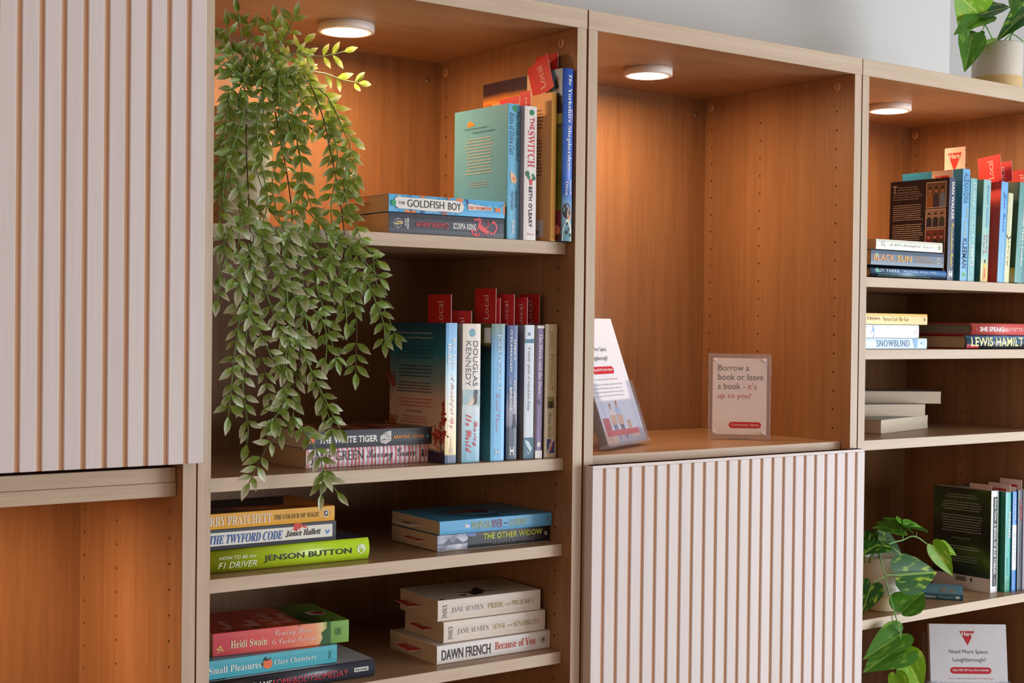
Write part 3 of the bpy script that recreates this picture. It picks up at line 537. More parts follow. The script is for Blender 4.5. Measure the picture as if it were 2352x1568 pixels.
b = Book('slim purple paperback with white blackletter-like title and white foot', G2, 0.1938, 0.0126, 0.120, (126, 106, 152), back=(196, 186, 170))
b.text('The Hawk and the Dove', (0.06, 0.515, 0.24, 0.78), WH, 'sb'); b.text('PENELOPE', (0.66, 0.775, 0.56, 0.78), (206, 196, 220), 'sb', name='author_lettering'); b.text('WILCOCK', (0.665, 0.775, 0.24, 0.46), (206, 196, 220), 'sb', name='author_lettering')
b.art([('r', (0.94, 1.0, 0, 1), WH), ('r', (0.0, 0.02, 0, 1), WH), ('e', (0.895, 0.5, 0.02, 0.26), WH), ('p', [(0.55, 0.3), (0.58, 0.7), (0.60, 0.5), (0.575, 0.2)], (70, 52, 100))], name='dove_artwork')
b.stand(0.5352, 0.031, Z2, 0.4, 0.6)
b = Book('glossy cream paperback at the right end, blue and red fiction sticker', G2, 0.1962, 0.0226, 0.120, (214, 196, 160), back=(120, 112, 76), sheen=0.12)
b.text('JODI PICOULT', (0.05, 0.50, 0.34, 0.66), (156, 138, 74), off=-0.01, name='author_lettering'); b.text('Plain Truth', (0.66, 0.845, 0.32, 0.58), (110, 96, 80), 'sc', off=-0.008)
b.art([('r', (0.545, 0.63, 0.24, 0.76), (96, 84, 30)), ('p', [(0.57, 0.52), (0.60, 0.42), (0.625, 0.40), (0.625, 0.62)], (40, 36, 20)), ('r', (0.545, 0.575, 0.24, 0.76), (150, 140, 60))], name='field_photo'); b.art([('r', (0.86, 0.965, 0.22, 0.82), (44, 72, 150)), ('p', [(0.965, 0.22), (0.965, 0.34), (0.86, 0.82), (0.86, 0.58)], (230, 224, 214))], name='fiction_sticker')
b.text('FICTION', (0.875, 0.95, 0.34, 0.68), (206, 84, 60), 'b', rot=0, name='sticker_lettering')
b.stand(0.5535, 0.033, Z2, 0.4, 0.0)

stripes = []
b = Book('pink, red and white striped lying paperback, under the black tiger book', G2, 0.1983, 0.0256, 0.126, (232, 228, 230), front=(206, 214, 226), pages='t')
u = 0.008
while u < 0.99:
    w = random.uniform(0.010, 0.017); stripes.append(('p', [(u, 0.0), (u + w, 0.0), (u + w + random.uniform(-0.003, .003), 1.0), (u + random.uniform(-.003, .003), 1.0)], random.choice([(214, 104, 116), (226, 156, 176), (206, 84, 84), (222, 130, 140)]))); u += w + random.uniform(0.014, 0.024)
b.art(stripes, name='stripe_artwork')
b.text('JANE GREEN', (0.035, 0.445, 0.18, 0.86), BK, off=-0.008); b.text('Saving Grace', (0.475, 0.875, 0.16, 0.86), BK, 'sc', off=-0.006); b.text('&', (0.922, 0.945, 0.3, 0.72), BK, 'b', name='publisher_mark'); b.text('PAN', (0.953, 0.968, 0.34, 0.70), BK, 'b', rot=90, name='publisher_mark')
b.lie(0.1800, 0.0625, Z2, 1.5)
b = Book('black lying paperback with white tiger lettering, behind the plant tips', G2, 0.1965, 0.0238, 0.126, (44, 44, 52), front=blotch_mat('tiger_cover', [(34, 30, 30), (60, 40, 34), (190, 84, 50), (216, 206, 186)], 26, stretch=(1, 3, 1)), pages='w')
b.text('THE WHITE TIGER', (0.085, 0.545, 0.28, 0.66), WH, 'b', off=0.012); b.text('ARAVIND ADIGA', (0.67, 0.925, 0.40, 0.60), (238, 158, 70), 'b', name='author_lettering')
tg = [('p', [(0.57, 0.20), (0.565, 0.55), (0.60, 0.80), (0.655, 0.88), (0.655, 0.3), (0.61, 0.12)], (206, 200, 196))]
for i in range(16):
    a, c = random.uniform(.575, .63), random.uniform(.25, .8); tg.append(('l', ([(a, c), (a + random.uniform(.01, .025), c + random.uniform(-.06, .1))], 0.0006), BK))
b.art(tg, name='tiger_head_artwork'); b.art([('p', [(0.01, 0.35), (0.03, 0.75), (0.065, 0.7), (0.05, 0.35)], (230, 110, 60)), ('e', (0.953, 0.48, 0.008, 0.12), (90, 150, 170)), ('r', (0.945, 0.97, 0.45, 0.51), (90, 150, 170))], name='publisher_mark')
b.lie(0.1803, 0.0600, Z2 + 0.0260, -0.2)

# ======== unit 2, third shelf
G3 = 'books on the third shelf of the plant bookcase'
b = Book('lime green lying hardback, lowest of the left stack on the third shelf', G3, 0.238, 0.0292, 0.155, (178, 206, 40), front=blotch_mat('button_cover', [(36, 44, 66), (30, 36, 56), (40, 52, 70)], 8), back=(178, 206, 40), hard=True, sheen=0.3)
b.text('JENSON BUTTON', (0.345, 0.885, 0.28, 0.62), (38, 44, 40), 's', off=0.012); b.text('HOW TO BE AN', (0.085, 0.30, 0.58, 0.72), (226, 236, 200), 's', off=0.006, shear=0.2); b.text('F1 DRIVER', (0.08, 0.305, 0.18, 0.46), (226, 236, 200), 's', off=0.008, shear=0.2)
b.art([('c', (0.948, 0.52, 0.0065), (230, 236, 214)), ('p', [(0.935, 0.36), (0.955, 0.56), (0.965, 0.32)], (178, 206, 40)), ('e', (0.94, 0.60, 0.008, 0.12), (200, 216, 160))], name='publisher_mark')
b.art([('r', (0.0, 0.16, 0.30, 0.72), (110, 170, 40)), ('l', ([(0.02, 0.34), (0.14, 0.44), (0.04, 0.5), (0.14, 0.58)], 0.002), (36, 50, 36)), ('r', (0.0, 0.1, 0.22, 0.27), (190, 60, 70)), ('r', (0.02, 0.18, 0.7, 0.95), (40, 90, 130))], 'front', 'cover_artwork')
b.lie(0.0330, 0.0580, Z3, -0.8)
b = Book('black and cream lying book with blue italic capitals, under the orange-yellow book', G3, 0.1985, 0.0262, 0.13, (50, 50, 60), pages='w')
b.art([('r', (0.06, 0.972, 0.20, 0.84), (228, 226, 212)), ('e', (0.715, 0.88, 0.035, 0.16), (206, 60, 44)), ('e', (0.70, 0.74, 0.018, 0.12), (206, 60, 44)), ('e', (0.765, 0.84, 0.012, 0.06), (206, 60, 44)), ('l', ([(0.69, 0.8), (0.66, 0.62)], 0.0008), (206, 60, 44)), ('l', ([(0.72, 0.8), (0.735, 0.56)], 0.0008), (206, 60, 44)), ('l', ([(0.75, 0.8), (0.79, 0.72)], 0.0012), (206, 60, 44)),
       ('p', [(0.915, 0.52), (0.935, 0.68), (0.955, 0.52), (0.935, 0.32)], (70, 130, 206)), ('p', [(0.925, 0.55), (0.935, 0.48), (0.945, 0.55), (0.935, 0.75)], (228, 226, 212))], name='label_artwork')
b.text('THE TWYFORD CODE', (0.09, 0.605, 0.28, 0.72), (48, 98, 176), 'sbi'); b.text('Janice Hallett', (0.625, 0.885, 0.34, 0.68), BK, 'sbi', name='author_lettering')
b.lie(0.0225, 0.0550, Z3 + 0.0298, -0.4)
b = Book('orange-yellow lying paperback with dark cover picture, top of its stack', G3, 0.1955, 0.0200, 0.128, (228, 168, 52), front=blotch_mat('magic_cover', [(60, 34, 20), (40, 26, 18), (150, 70, 30), (226, 140, 40)], 11, stretch=(1, 1.6, 1), seed=3), pages='t')
b.text('TERRY PRATCHETT', (0.02, 0.525, 0.22, 0.80), (238, 226, 206), 'sb'); b.text('THE COLOUR OF MAGIC', (0.545, 0.885, 0.34, 0.66), (120, 104, 40), 'sb')
b.art([('r', (0.915, 0.95, 0.30, 0.74), (230, 226, 214)), ('r', (0.918, 0.947, 0.34, 0.70), (40, 40, 44)), ('p', [(0.922, 0.40), (0.94, 0.5), (0.945, 0.68), (0.93, 0.56)], WH)], name='publisher_mark'); b.blurb(0.957, 0.968, 0.70, 0.32, 5, (170, 116, 40), 'spine')
b.art([('p', [(0.55, 1.0), (1.0, 0.6), (1.0, 0.0), (0.7, 0.0), (0.35, 0.3)], (40, 26, 20)), ('p', [(0.0, 0.05), (0.25, 0.3), (0.9, 0.1), (1.0, 0.0), (0.0, 0.0)], (222, 140, 40))], 'front', 'cover_artwork')
b.lie(0.0225, 0.0530, Z3 + 0.0563, -0.2)
b = Book('dark lying paperback with yellow and grey lettering, under the blue whiplash book', G3, 0.1970, 0.0234, 0.128, (36, 36, 42), pages='t')
b.art([('r', (0.0, 0.26, 0.04, 0.97), blotch_mat('widow_photo', [(60, 66, 90), (150, 156, 176), (216, 218, 224)], 45)), ('p', [(0.0, 0.45), (0.05, 0.42), (0.10, 0.75), (0.13, 0.5), (0.17, 0.72), (0.22, 0.45), (0.26, 0.6), (0.26, 0.36), (0.0, 0.36)], (96, 98, 116)), ('p', [(0.24, 0.97), (0.33, 0.97), (0.33, 0.72), (0.25, 0.8)], (96, 120, 180)), ('r', (0.0, 1.0, 0.0, 0.03), (190, 186, 180))], name='photo_artwork')
b.text('THE OTHER WIDOW', (0.395, 0.93, 0.50, 0.86), (206, 214, 64), 'b'); b.text('SUSAN CRAWFORD', (0.475, 0.855, 0.18, 0.42), (126, 122, 124), name='author_lettering'); b.text('ff', (0.95, 0.975, 0.42, 0.68), WH, 'sb', rot=90, name='publisher_mark')
b.lie(0.3815, 0.0520, Z3, -0.5)
b = Book('sky blue lying paperback with swirl rings, top of the right stack', G3, 0.1955, 0.0192, 0.135, (92, 168, 214), front=ramp_mat('whip_cover', [(0, (70, 156, 204)), (0.5, (84, 168, 212)), (1, (92, 176, 220))], 1, 0.135, 0.05), back=(92, 168, 214), pages='t')
b.text('WHIPLASH', (0.27, 0.445, 0.22, 0.82), (190, 186, 120), 's'); b.text('RIVER', (0.455, 0.545, 0.22, 0.84), (170, 60, 76), 's'); b.text('LOU BERNEY', (0.605, 0.765, 0.26, 0.76), (190, 190, 120), 's', name='author_lettering')
b.art([('r', (0.56, 0.59, 0.44, 0.54), BK), ('e', (0.225, 0.54, 0.012, 0.15), WH), ('e', (0.245, 0.5, 0.010, 0.10), WH), ('e', (0.225, 0.54, 0.005, 0.06), BK), ('l', ([(0.95, 0.3), (0.965, 0.75)], 0.0006), (170, 60, 76)), ('l', ([(0.945, 0.5), (0.97, 0.5)], 0.0006), (170, 60, 76))], name='publisher_mark')
b.art([('o', (0.45, 0.52, 0.24, 0.21, 0.0018), (20, 40, 56)), ('o', (0.45, 0.52, 0.30, 0.26, 0.0012), (20, 50, 70)), ('o', (0.46, 0.5, 0.36, 0.30, 0.0008), (20, 60, 84)), ('e', (0.50, 0.62, 0.14, 0.10), (110, 150, 130)), ('e', (0.50, 0.45, 0.14, 0.08), (96, 70, 110)), ('r', (0.13, 0.17, 0.42, 0.6), BK)], 'front', 'swirl_artwork')
b.text('WHIPLASH', (0.42, 0.60, 0.35, 0.70), (170, 60, 90), 'b', 'front')
b.lie(0.3822, 0.0470, Z3 + 0.0240, -0.8)

# ======== unit 2, fourth shelf
G4 = 'books on the fourth shelf of the plant bookcase'
b = Book('dark lying hardback with red capitals and pale grey cover, under the turquoise book', G4, 0.2410, 0.0232, 0.155, (46, 46, 54), front=(170, 172, 180), back=(46, 46, 54), hard=True, sheen=0.3)
b.text('ADAMS', (0.22, 0.365, 0.30, 0.66), WH, 's', name='author_lettering'); b.text('SOMEBODYSOMEDAY', (0.37, 0.825, 0.30, 0.66), (206, 60, 76), 's'); b.art([('r', (0.865, 0.955, 0.42, 0.66), (214, 212, 206))], name='publisher_label'); b.text('TED SMART', (0.870, 0.950, 0.47, 0.61), BK, 'sb', name='publisher_mark')
b.art([('r', (0.04, 0.12, 0.30, 0.42), (196, 60, 60)), ('r', (0.05, 0.11, 0.32, 0.40), (200, 200, 206)), ('p', [(0.0, 0.75), (0.10, 0.5), (0.02, 0.3), (0.0, 0.3)], (226, 228, 232)), ('p', [(0.0, 0.9), (0.5, 0.75), (0.9, 0.2), (0.9, 0.0), (0.6, 0.25), (0.2, 0.5), (0.0, 0.55)], (206, 208, 214))], 'front', 'cover_artwork')
b.lie(0.0355, 0.0480, Z4, -0.9)
b = Book('turquoise lying paperback with white title and an orange drawing, middle of its stack', G4, 0.1985, 0.0240, 0.13, (74, 170, 186), front=blotch_mat('pleasures_cover', [(74, 170, 186), (60, 150, 170), (196, 90, 50)], 10))
b.text('Small Pleasures', (0.08, 0.445, 0.30, 0.66), (226, 236, 232), 'sb'); b.text('Clare Chambers', (0.535, 0.84, 0.36, 0.62), (214, 230, 226), 'sb', name='author_lettering'); b.text('W&N', (0.935, 0.955, 0.26, 0.70), (30, 60, 76), 's', rot=90, name='publisher_mark')
b.art([('c', (0.49, 0.46, 0.0066), (230, 116, 70)), ('p', [(0.455, 0.66), (0.475, 0.86), (0.49, 0.70), (0.515, 0.80), (0.505, 0.66), (0.48, 0.62)], (36, 56, 60)), ('e', (0.452, 0.46, 0.007, 0.10), (36, 56, 60))], name='orange_artwork')
b.lie(0.0240, 0.0530, Z4 + 0.0242, -0.8)
cm = ramp_mat('cuckoo_spine', [(0, (212, 74, 84)), (0.5, (226, 104, 96)), (0.74, (240, 160, 120)), (0.80, (230, 206, 150)), (0.84, (110, 160, 74)), (1, (130, 176, 84))], 0, 0.19, 0.01)
cf = ramp_mat('cuckoo_cover', [(0, (170, 44, 36)), (0.45, (196, 70, 44)), (0.66, (206, 96, 60)), (0.70, (60, 96, 30)), (1, (110, 160, 50))], 0, 0.19, 0.05, 18)
b = Book('coral red and green lying paperback with white script, top of its stack', G4, 0.1905, 0.0300, 0.128, cm, front=cf, pages='t')
b.text('Heidi Swain', (0.125, 0.385, 0.30, 0.62), (238, 226, 190), 'sb', name='author_lettering'); b.text('Coming Home', (0.44, 0.725, 0.52, 0.88), (240, 226, 220), 'sc', off=-0.008); b.text('to Cuckoo Cottage', (0.42, 0.745, 0.16, 0.50), (240, 226, 220), 'sc', off=-0.008)
b.art([('l', ([(0.03, 0.15), (0.06, 0.35), (0.05, 0.42)], 0.0010), (236, 200, 110)), ('e', (0.035, 0.32, 0.010, 0.04), (236, 200, 110)), ('e', (0.065, 0.26, 0.010, 0.04), (236, 200, 110)), ('e', (0.05, 0.40, 0.010, 0.04), (236, 200, 110))], name='sprig_artwork'); b.art([('p', [(0.78, 0.0), (0.80, 0.3), (0.79, 0.55), (0.83, 0.7), (0.84, 1.0), (0.86, 1.0), (0.86, 0.0)], (50, 96, 50))], name='tree_artwork'); b.art([('r', (0.895, 0.94, 0.36, 0.70), (90, 130, 60))], name='publisher_panel')
b.text('21', (0.905, 0.93, 0.42, 0.64), (40, 60, 40), 'si', rot=0, name='publisher_mark')
b.text('Coming', (0.12, 0.52, 0.78, 0.90), (240, 216, 206), 'sc', 'front', off=-0.01); b.text('Home', (0.12, 0.44, 0.62, 0.74), (240, 216, 206), 'sc', 'front', off=-0.01); b.text('to Cuckoo', (0.12, 0.72, 0.47, 0.59), (240, 216, 206), 'sc', 'front', off=-0.01); b.text('Cottage', (0.14, 0.64, 0.33, 0.45), (240, 216, 206), 'sc', 'front', off=-0.01)
fl = foliage(0.06, 0.62, 0.08, 0.5, 36, [(120, 30, 30), (90, 60, 30), (60, 80, 30)])
b.art(fl + [('p', [(0.3, 0.10), (0.36, 0.20), (0.5, 0.22), (0.55, 0.12), (0.42, 0.06)], (206, 190, 180)), ('p', [(0.34, 0.08), (0.38, 0.15), (0.5, 0.16), (0.52, 0.08)], (160, 40, 60)), ('p', [(0.0, 0.30), (0.12, 0.26), (0.3, 0.32), (0.5, 0.25), (0.5, 0.20), (0, 0.18)], (40, 70, 30))], 'front', 'cover_artwork')
b.lie(0.0530, 0.0700, Z4 + 0.0484, -4.5)
b = Book('white lying paperback with black and red lettering, bottom of the right stack', G4, 0.1992, 0.0262, 0.130, (222, 214, 208), pages='t')
b.text('DAWN FRENCH', (0.04, 0.46, 0.20, 0.76), (36, 34, 38), 's', off=0.01, name='author_lettering'); b.text('Because of You', (0.50, 0.865, 0.34, 0.78), (206, 84, 66), 'sb', off=-0.008)
b.art([('o', (0.935, 0.52, 0.022, 0.14, 0.0007), (60, 60, 62)), ('p', [(0.925, 0.5), (0.935, 0.62), (0.95, 0.52), (0.94, 0.42)], (60, 60, 62))], name='publisher_mark')
b.lie(0.3805, 0.0480, Z4, 0.0)
def austen(title1, label, x, y, z, yaw, top):
    b = Book(label, G4, 0.1765, 0.0300, 0.111, (222, 208, 194), front=(214, 208, 190), pages='t')
    b.text('INDEX', (0.045, 0.085, 0.16, 0.78), (64, 60, 60), 'sb', rot=90, off=-0.01, name='series_lettering')
    b.text('JANE AUSTEN', (0.13, 0.435, 0.34, 0.62), (150, 148, 156), 'sb', off=-0.012, name='author_lettering')
    a, c, d = title1
    b.text(a, (0.475, d[0], 0.36, 0.62), (186, 176, 126), 'sb', off=-0.012); b.text('AND', (d[0] + 0.015, d[1], 0.40, 0.52), (186, 176, 126), 'sb', off=-0.01); b.text(c, (d[1] + 0.012, 0.94, 0.36, 0.62), (186, 176, 126), 'sb', off=-0.012)
    if top:
        ink = (44, 38, 34); sh = [('p', [(0.10, 0.62), (0.28, 0.60), (0.35, 0.70), (0.33, 0.56), (0.60, 0.42), (0.30, 0.44), (0.22, 0.34), (0.26, 0.46), (0.14, 0.52)], ink), ('p', [(0.1, 0.70), (0.2, 0.74), (0.2, 0.66)], ink), ('c', (0.06, 0.94, 0.0035), (100, 44, 40))]
        for _ in range(60):
            a0, b0 = random.uniform(.3, .95), random.uniform(.62, .98); sh.append(('l', ([(a0, b0), (a0 + random.uniform(-.05, .05), b0 + random.uniform(-.03, .03)), (a0 + random.uniform(-.05, .05), b0 + random.uniform(-.03, .03))], 0.0004), (96, 84, 76)))
        for _ in range(50):
            a0, b0 = random.uniform(.2, .95), random.uniform(.05, .4); sh.append(('l', ([(a0, b0), (a0 + random.uniform(-.06, .06), b0 + random.uniform(-.03, .03)), (a0 + random.uniform(-.05, .05), b0 + random.uniform(-.03, .03))], 0.0004), (150, 140, 110)))
        b.art(sh, 'front', 'ink_artwork')
        b.text('JANE', (0.42, 0.66, 0.24, 0.32), (170, 160, 120), 'sb', 'front', off=-0.01); b.text('AUSTEN', (0.38, 0.72, 0.14, 0.22), (170, 160, 120), 'sb', 'front', off=-0.01)
    b.lie(x, y, z, yaw)
austen(('SENSE', 'SENSIBILITY', (0.60, 0.665)), 'cream lying paperback with faint sense lettering, middle of the right stack', 0.3965, 0.0560, Z4 + 0.0268, -1.5, False)
austen(('PRIDE', 'PREJUDICE', (0.63, 0.70)), 'cream lying paperback with black ink drawing on its cover, top of the right stack', 0.3895, 0.0610, Z4 + 0.0572, -2.2, True)

# ======== unit 4 books
G5 = 'books on the top shelf of the rightmost bookcase'
ZA, ZB, ZC, ZD = 0.0894, -0.0370, -0.1955, -0.5095
osp = ramp_mat('outthere_spine', [(0, (22, 24, 32)), (0.30, (40, 56, 80)), (0.62, (96, 140, 184)), (0.85, (70, 110, 160)), (1, (30, 50, 80))], 2, 0.0178, 0.0)
b = Book('dark blue lying hardback, bottom of the three-book stack on the right', G5, 0.2085, 0.0178, 0.14, osp, front=(30, 40, 60), back=(24, 24, 30), hard=True, sheen=0.2, pages='t')
b.text('OUT THERE', (0.05, 0.36, 0.58, 0.86), (214, 226, 236), 'b', sp=1.15); b.text('MICHAEL WALL, PhD', (0.42, 0.86, 0.60, 0.82), (206, 220, 236), 'b', sp=1.1, name='author_lettering'); b.blurb(0.09, 0.80, 0.46, 0.10, 2, (110, 160, 120), 'spine', h=0.3)
b.art([('c', (0.085, 0.72, 0.0042), (60, 190, 160))], name='sticker')
b.lie(1.2640, 0.0320, ZA, 0)
b = Book('slate blue lying paperback with gold capitals, between white and dark blue books', G5, 0.2010, 0.0262, 0.135, (66, 84, 108), pages='t')
b.text('BLACK', (0.035, 0.315, 0.30, 0.72), (228, 150, 80), 'b'); b.text('SUN', (0.35, 0.545, 0.28, 0.72), (232, 170, 70), 'b'); b.text('REBECCA', (0.60, 0.77, 0.54, 0.72), (196, 150, 90), 's', sp=1.2, name='author_lettering'); b.text('ROANHORSE', (0.60, 0.86, 0.28, 0.46), (196, 150, 90), 's', sp=1.2, name='author_lettering')
b.art([('o', (0.92, 0.5, 0.022, 0.18, 0.0009), (226, 214, 180)), ('l', ([(0.91, 0.45), (0.935, 0.62)], 0.0008), (226, 214, 180))], name='publisher_mark'); b.art([('c', (0.075, 0.66, 0.0040), (70, 180, 160))], name='sticker')
b.lie(1.2640, 0.0300, ZA + 0.0222, 0)
b = Book('white lying paperback with thin grey script, top of the three-book stack', G5, 0.1840, 0.0180, 0.12, (220, 220, 206), pages='t')
b.text('To Kill a Mockingbird', (0.20, 0.66, 0.26, 0.70), (140, 146, 140), 'sc', off=-0.014); b.text('Harper Lee', (0.70, 0.86, 0.30, 0.60), (150, 156, 150), 'sc', off=-0.014, name='author_lettering')
b.art([('c', (0.10, 0.60, 0.0040), (90, 110, 140)), ('c', (0.10, 0.60, 0.0030), (220, 220, 206)), ('l', ([(0.115, 0.45), (0.14, 0.25)], 0.0007), (90, 110, 140)), ('c', (0.955, 0.48, 0.0042), (176, 166, 116))], name='round_marks')
b.lie(1.2770, 0.0300, ZA + 0.0500, 0)
navy = (34, 40, 70)
b = Book('tall dark back cover with three photos and cream text, navy spine with yellow script', G5, 0.1900, 0.0192, 0.136, (40, 46, 78), back=(34, 26, 38))
b.text('DAN WALKER', (0.045, 0.41, 0.32, 0.72), WH, 'b', name='author_lettering'); b.text('Remarkable People', (0.435, 0.87, 0.24, 0.78), (222, 200, 70), 'sc', off=0.01)
b.art([('p', [(0.905, 0.24), (0.905, 0.40), (0.93, 0.40), (0.93, 0.60), (0.905, 0.60), (0.905, 0.76), (0.965, 0.76), (0.965, 0.60), (0.945, 0.60), (0.945, 0.40), (0.965, 0.40), (0.965, 0.24)], WH)], name='publisher_mark')
b.text('T', (0.045, 0.115, 0.885, 0.955), (216, 196, 176), 's', 'back', name='blurb_lettering')
for i, t in enumerate(['hrough the course of his', 'professional life, Dan Walker']): b.text(t, (0.125, 0.46 + 0.04 * i, 0.928 - 0.024 * i, 0.943 - 0.024 * i), (206, 186, 170), 's', 'back', name='blurb_lettering')
for i, t in enumerate(['has encountered a stream of', 'extraordinary people with intriguing', 'and uplifting stories, stories that all', 'too often are hidden in plain sight.']): b.text(t, (0.06, 0.50 + 0.03 * (i % 3), 0.880 - 0.024 * i, 0.895 - 0.024 * i), (206, 186, 170), 's', 'back', name='blurb_lettering')
b.blurb(0.06, 0.58, 0.765, 0.60, 8, (200, 180, 164)); b.blurb(0.06, 0.58, 0.57, 0.34, 11, (200, 180, 164))
def group_photo(a0, a1, b0, b1, pal):
    sh = [('r', (a0, a1, b0, b1), pal[0])]; n = 3; w = (a1 - a0) / n
    for i in range(n):
        cx = a0 + w * (i + 0.5); hgt = (b1 - b0); sh += [('p', [(cx - w * .45, b0), (cx - w * .4, b0 + hgt * .5), (cx, b0 + hgt * .62), (cx + w * .4, b0 + hgt * .5), (cx + w * .45, b0)], pal[1 + i % 3]), ('e', (cx, b0 + hgt * .70, w * .20, hgt * .11), (186, 130, 104)), ('e', (cx, b0 + hgt * .78, w * .21, hgt * .07), (56, 38, 30))]
    return sh
fr = (206, 176, 160)
b.art([('r', (0.62, 0.955, 0.71, 0.965), fr)] + group_photo(0.63, 0.945, 0.718, 0.957, [(110, 84, 66), (150, 96, 50), (60, 56, 70), (110, 130, 160)]) + [('r', (0.62, 0.955, 0.515, 0.70), fr)] + group_photo(0.63, 0.945, 0.523, 0.692, [(150, 128, 112), (40, 40, 60), (36, 44, 50), (60, 66, 60)]) + [('r', (0.62, 0.955, 0.27, 0.505), fr)] + group_photo(0.63, 0.945, 0.278, 0.497, [(110, 50, 50), (130, 30, 40), (40, 40, 56), (60, 70, 60)]) + [('r', (0.93, 0.955, 0.08, 0.27), fr)], 'back', 'photo_strip')
b.stand(1.4752, 0.0300, ZA, 0.0, 1.3)
b = Book('large blue paperback with pale blue spine and bold navy lettering', G5, 0.2085, 0.0218, 0.140, (104, 168, 214), back=(34, 108, 144), front=(34, 108, 144))
b.text('ALEXANDRA', (0.035, 0.31, 0.22, 0.80), (56, 112, 150), 'b', name='author_lettering'); b.text('KLEEMAN', (0.62, 0.885, 0.22, 0.80), (28, 60, 92), 'b', name='author_lettering'); b.text('YOU TOO', (0.34, 0.44, 0.52, 0.82), (190, 196, 120), 's', rot=90); b.text('CAN HAVE A BODY', (0.46, 0.61, 0.30, 0.64), (190, 196, 120), 's')
b.art([('r', (0.92, 0.965, 0.28, 0.72), (150, 190, 110)), ('c', (0.943, 0.5, 0.0042), (36, 150, 96))], name='sticker')
b.stand(1.5130, 0.0300, ZA, 0.0, 1.5)
b = Book('teal green paperback spine with thin white author and bold happy lettering', G5, 0.1925, 0.0198, 0.13, (120, 178, 180), back=(90, 150, 160))
b.text('FEARNE COTTON', (0.045, 0.60, 0.28, 0.76), (214, 230, 228), 's', off=-0.006, name='author_lettering'); b.text('HAPPY', (0.65, 0.86, 0.26, 0.78), WH, 'b'); b.text('S', (0.90, 0.965, 0.34, 0.66), (200, 224, 222), 'sc', name='publisher_mark')
b.stand(1.5362, 0.0300, ZA, 0.0, 1.7)
b = Book('pale green paperback with blue author name, back cover dark green, figure at its foot', G5, 0.1925, 0.0225, 0.13, ramp_mat('madeley_spine', [(0, (140, 186, 180)), (0.75, (146, 190, 178)), (0.85, (206, 206, 150)), (1, (206, 190, 110))], 0, 0.1925, 0.01), back=blotch_mat('madeley_back', [(24, 56, 56), (60, 100, 96), (110, 120, 60)], 18))
b.text('Richard Madeley', (0.05, 0.47, 0.42, 0.74), (90, 140, 206), 'sb', name='author_lettering'); b.text('Some Day', (0.53, 0.72, 0.50, 0.80), (206, 96, 90), 'sc'); b.text("I'll Find You", (0.54, 0.74, 0.22, 0.46), (206, 96, 90), 'sc')
b.art([('e', (0.80, 0.5, 0.02, 0.12), (60, 40, 30)), ('p', [(0.82, 0.36), (0.82, 0.7), (0.98, 0.85), (1.0, 0.25)], (226, 190, 70)), ('p', [(0.86, 0.42), (0.86, 0.56), (0.96, 0.62), (0.98, 0.35)], (206, 70, 50))], name='figure_artwork')
b.stand(1.5730, 0.0290, ZA, 0.0, 2.2)
b = Book('paperback with brick red back cover and bright blue spine with script', G5, 0.1920, 0.0212, 0.13, (108, 170, 226), back=(186, 60, 50), front=(108, 170, 226))
b.text('Jane Green', (0.10, 0.50, 0.30, 0.76), (40, 96, 170), 'sc'); b.text('A J PEARCE', (0.56, 0.82, 0.38, 0.62), (206, 226, 240), 'si', name='author_lettering')
b.stand(1.6235, 0.0280, ZA, 0.0, 3.0)
b = Book('short cream paperback wedged beside the bright blue spine', G5, 0.1720, 0.0160, 0.115, (208, 206, 160), back=(196, 190, 150))
b.text('UNICEF CHILD', (0.06, 0.42, 0.34, 0.70), (244, 244, 236), 'b', name='author_lettering'); b.text('story', (0.52, 0.82, 0.30, 0.66), (160, 156, 110), 'sc'); b.art([('p', [(0.46, 0.1), (0.50, 0.4), (0.47, 0.9), (0.49, 0.9), (0.52, 0.4), (0.49, 0.1)], (60, 66, 60))], name='artwork')
b.stand(1.6460, 0.0290, ZA, 0.0, 3.6)
b = Book('green paperback at the far right with white garden lettering', G5, 0.1945, 0.0275, 0.13, (84, 146, 140), back=ramp_mat('blind_back', [(0, (40, 70, 60)), (0.85, (36, 66, 52)), (0.86, (176, 150, 60)), (1, (206, 196, 160))], 0, 0.1945, 0.0))
b.text("The Blind Man's Garden", (0.17, 0.83, 0.52, 0.78), WH, 'sb'); b.text('NADEEM ASLAM', (0.32, 0.66, 0.22, 0.40), (196, 220, 214), 'sb', off=-0.01, name='author_lettering')
b.stand(1.6775, 0.0280, ZA, 0.0, 4.2)
b = Book('dark blue paperback, last at the right end of the top shelf', G5, 0.1900, 0.0200, 0.12, (70, 92, 130), back=(50, 70, 110)); b.stand(1.7075, 0.0300, ZA, 0.0, 4.2)

G6 = 'books on the second shelf of the rightmost bookcase'
b = Book('pale blue and white lying book with snowblind lettering, bottom of its stack', G6, 0.1985, 0.0196, 0.13, ramp_mat('snow_spine', [(0, (206, 220, 230)), (1, (196, 216, 230))], 0, 0.2, 0.05), pages='p')
b.text('SNOWBLIND', (0.305, 0.755, 0.22, 0.84), (96, 140, 176), 's', sp=1.15, off=0.01); b.art([('p', [(0.80, 0.95), (0.87, 0.98), (0.865, 0.2), (0.83, 0.1), (0.80, 0.6)], (106, 156, 200)), ('p', [(0.90, 0.55), (0.93, 0.7), (0.94, 0.4)], (80, 130, 170)), ('l', ([(0.955, 0.8), (0.96, 0.3)], 0.0008), (120, 160, 190))], name='artwork')
b.lie(1.2220, 0.0300, ZB, 0)
b = Book('plain white lying book with a small blue figure, middle of its stack', G6, 0.1765, 0.0235, 0.115, (222, 222, 230), pages='p')
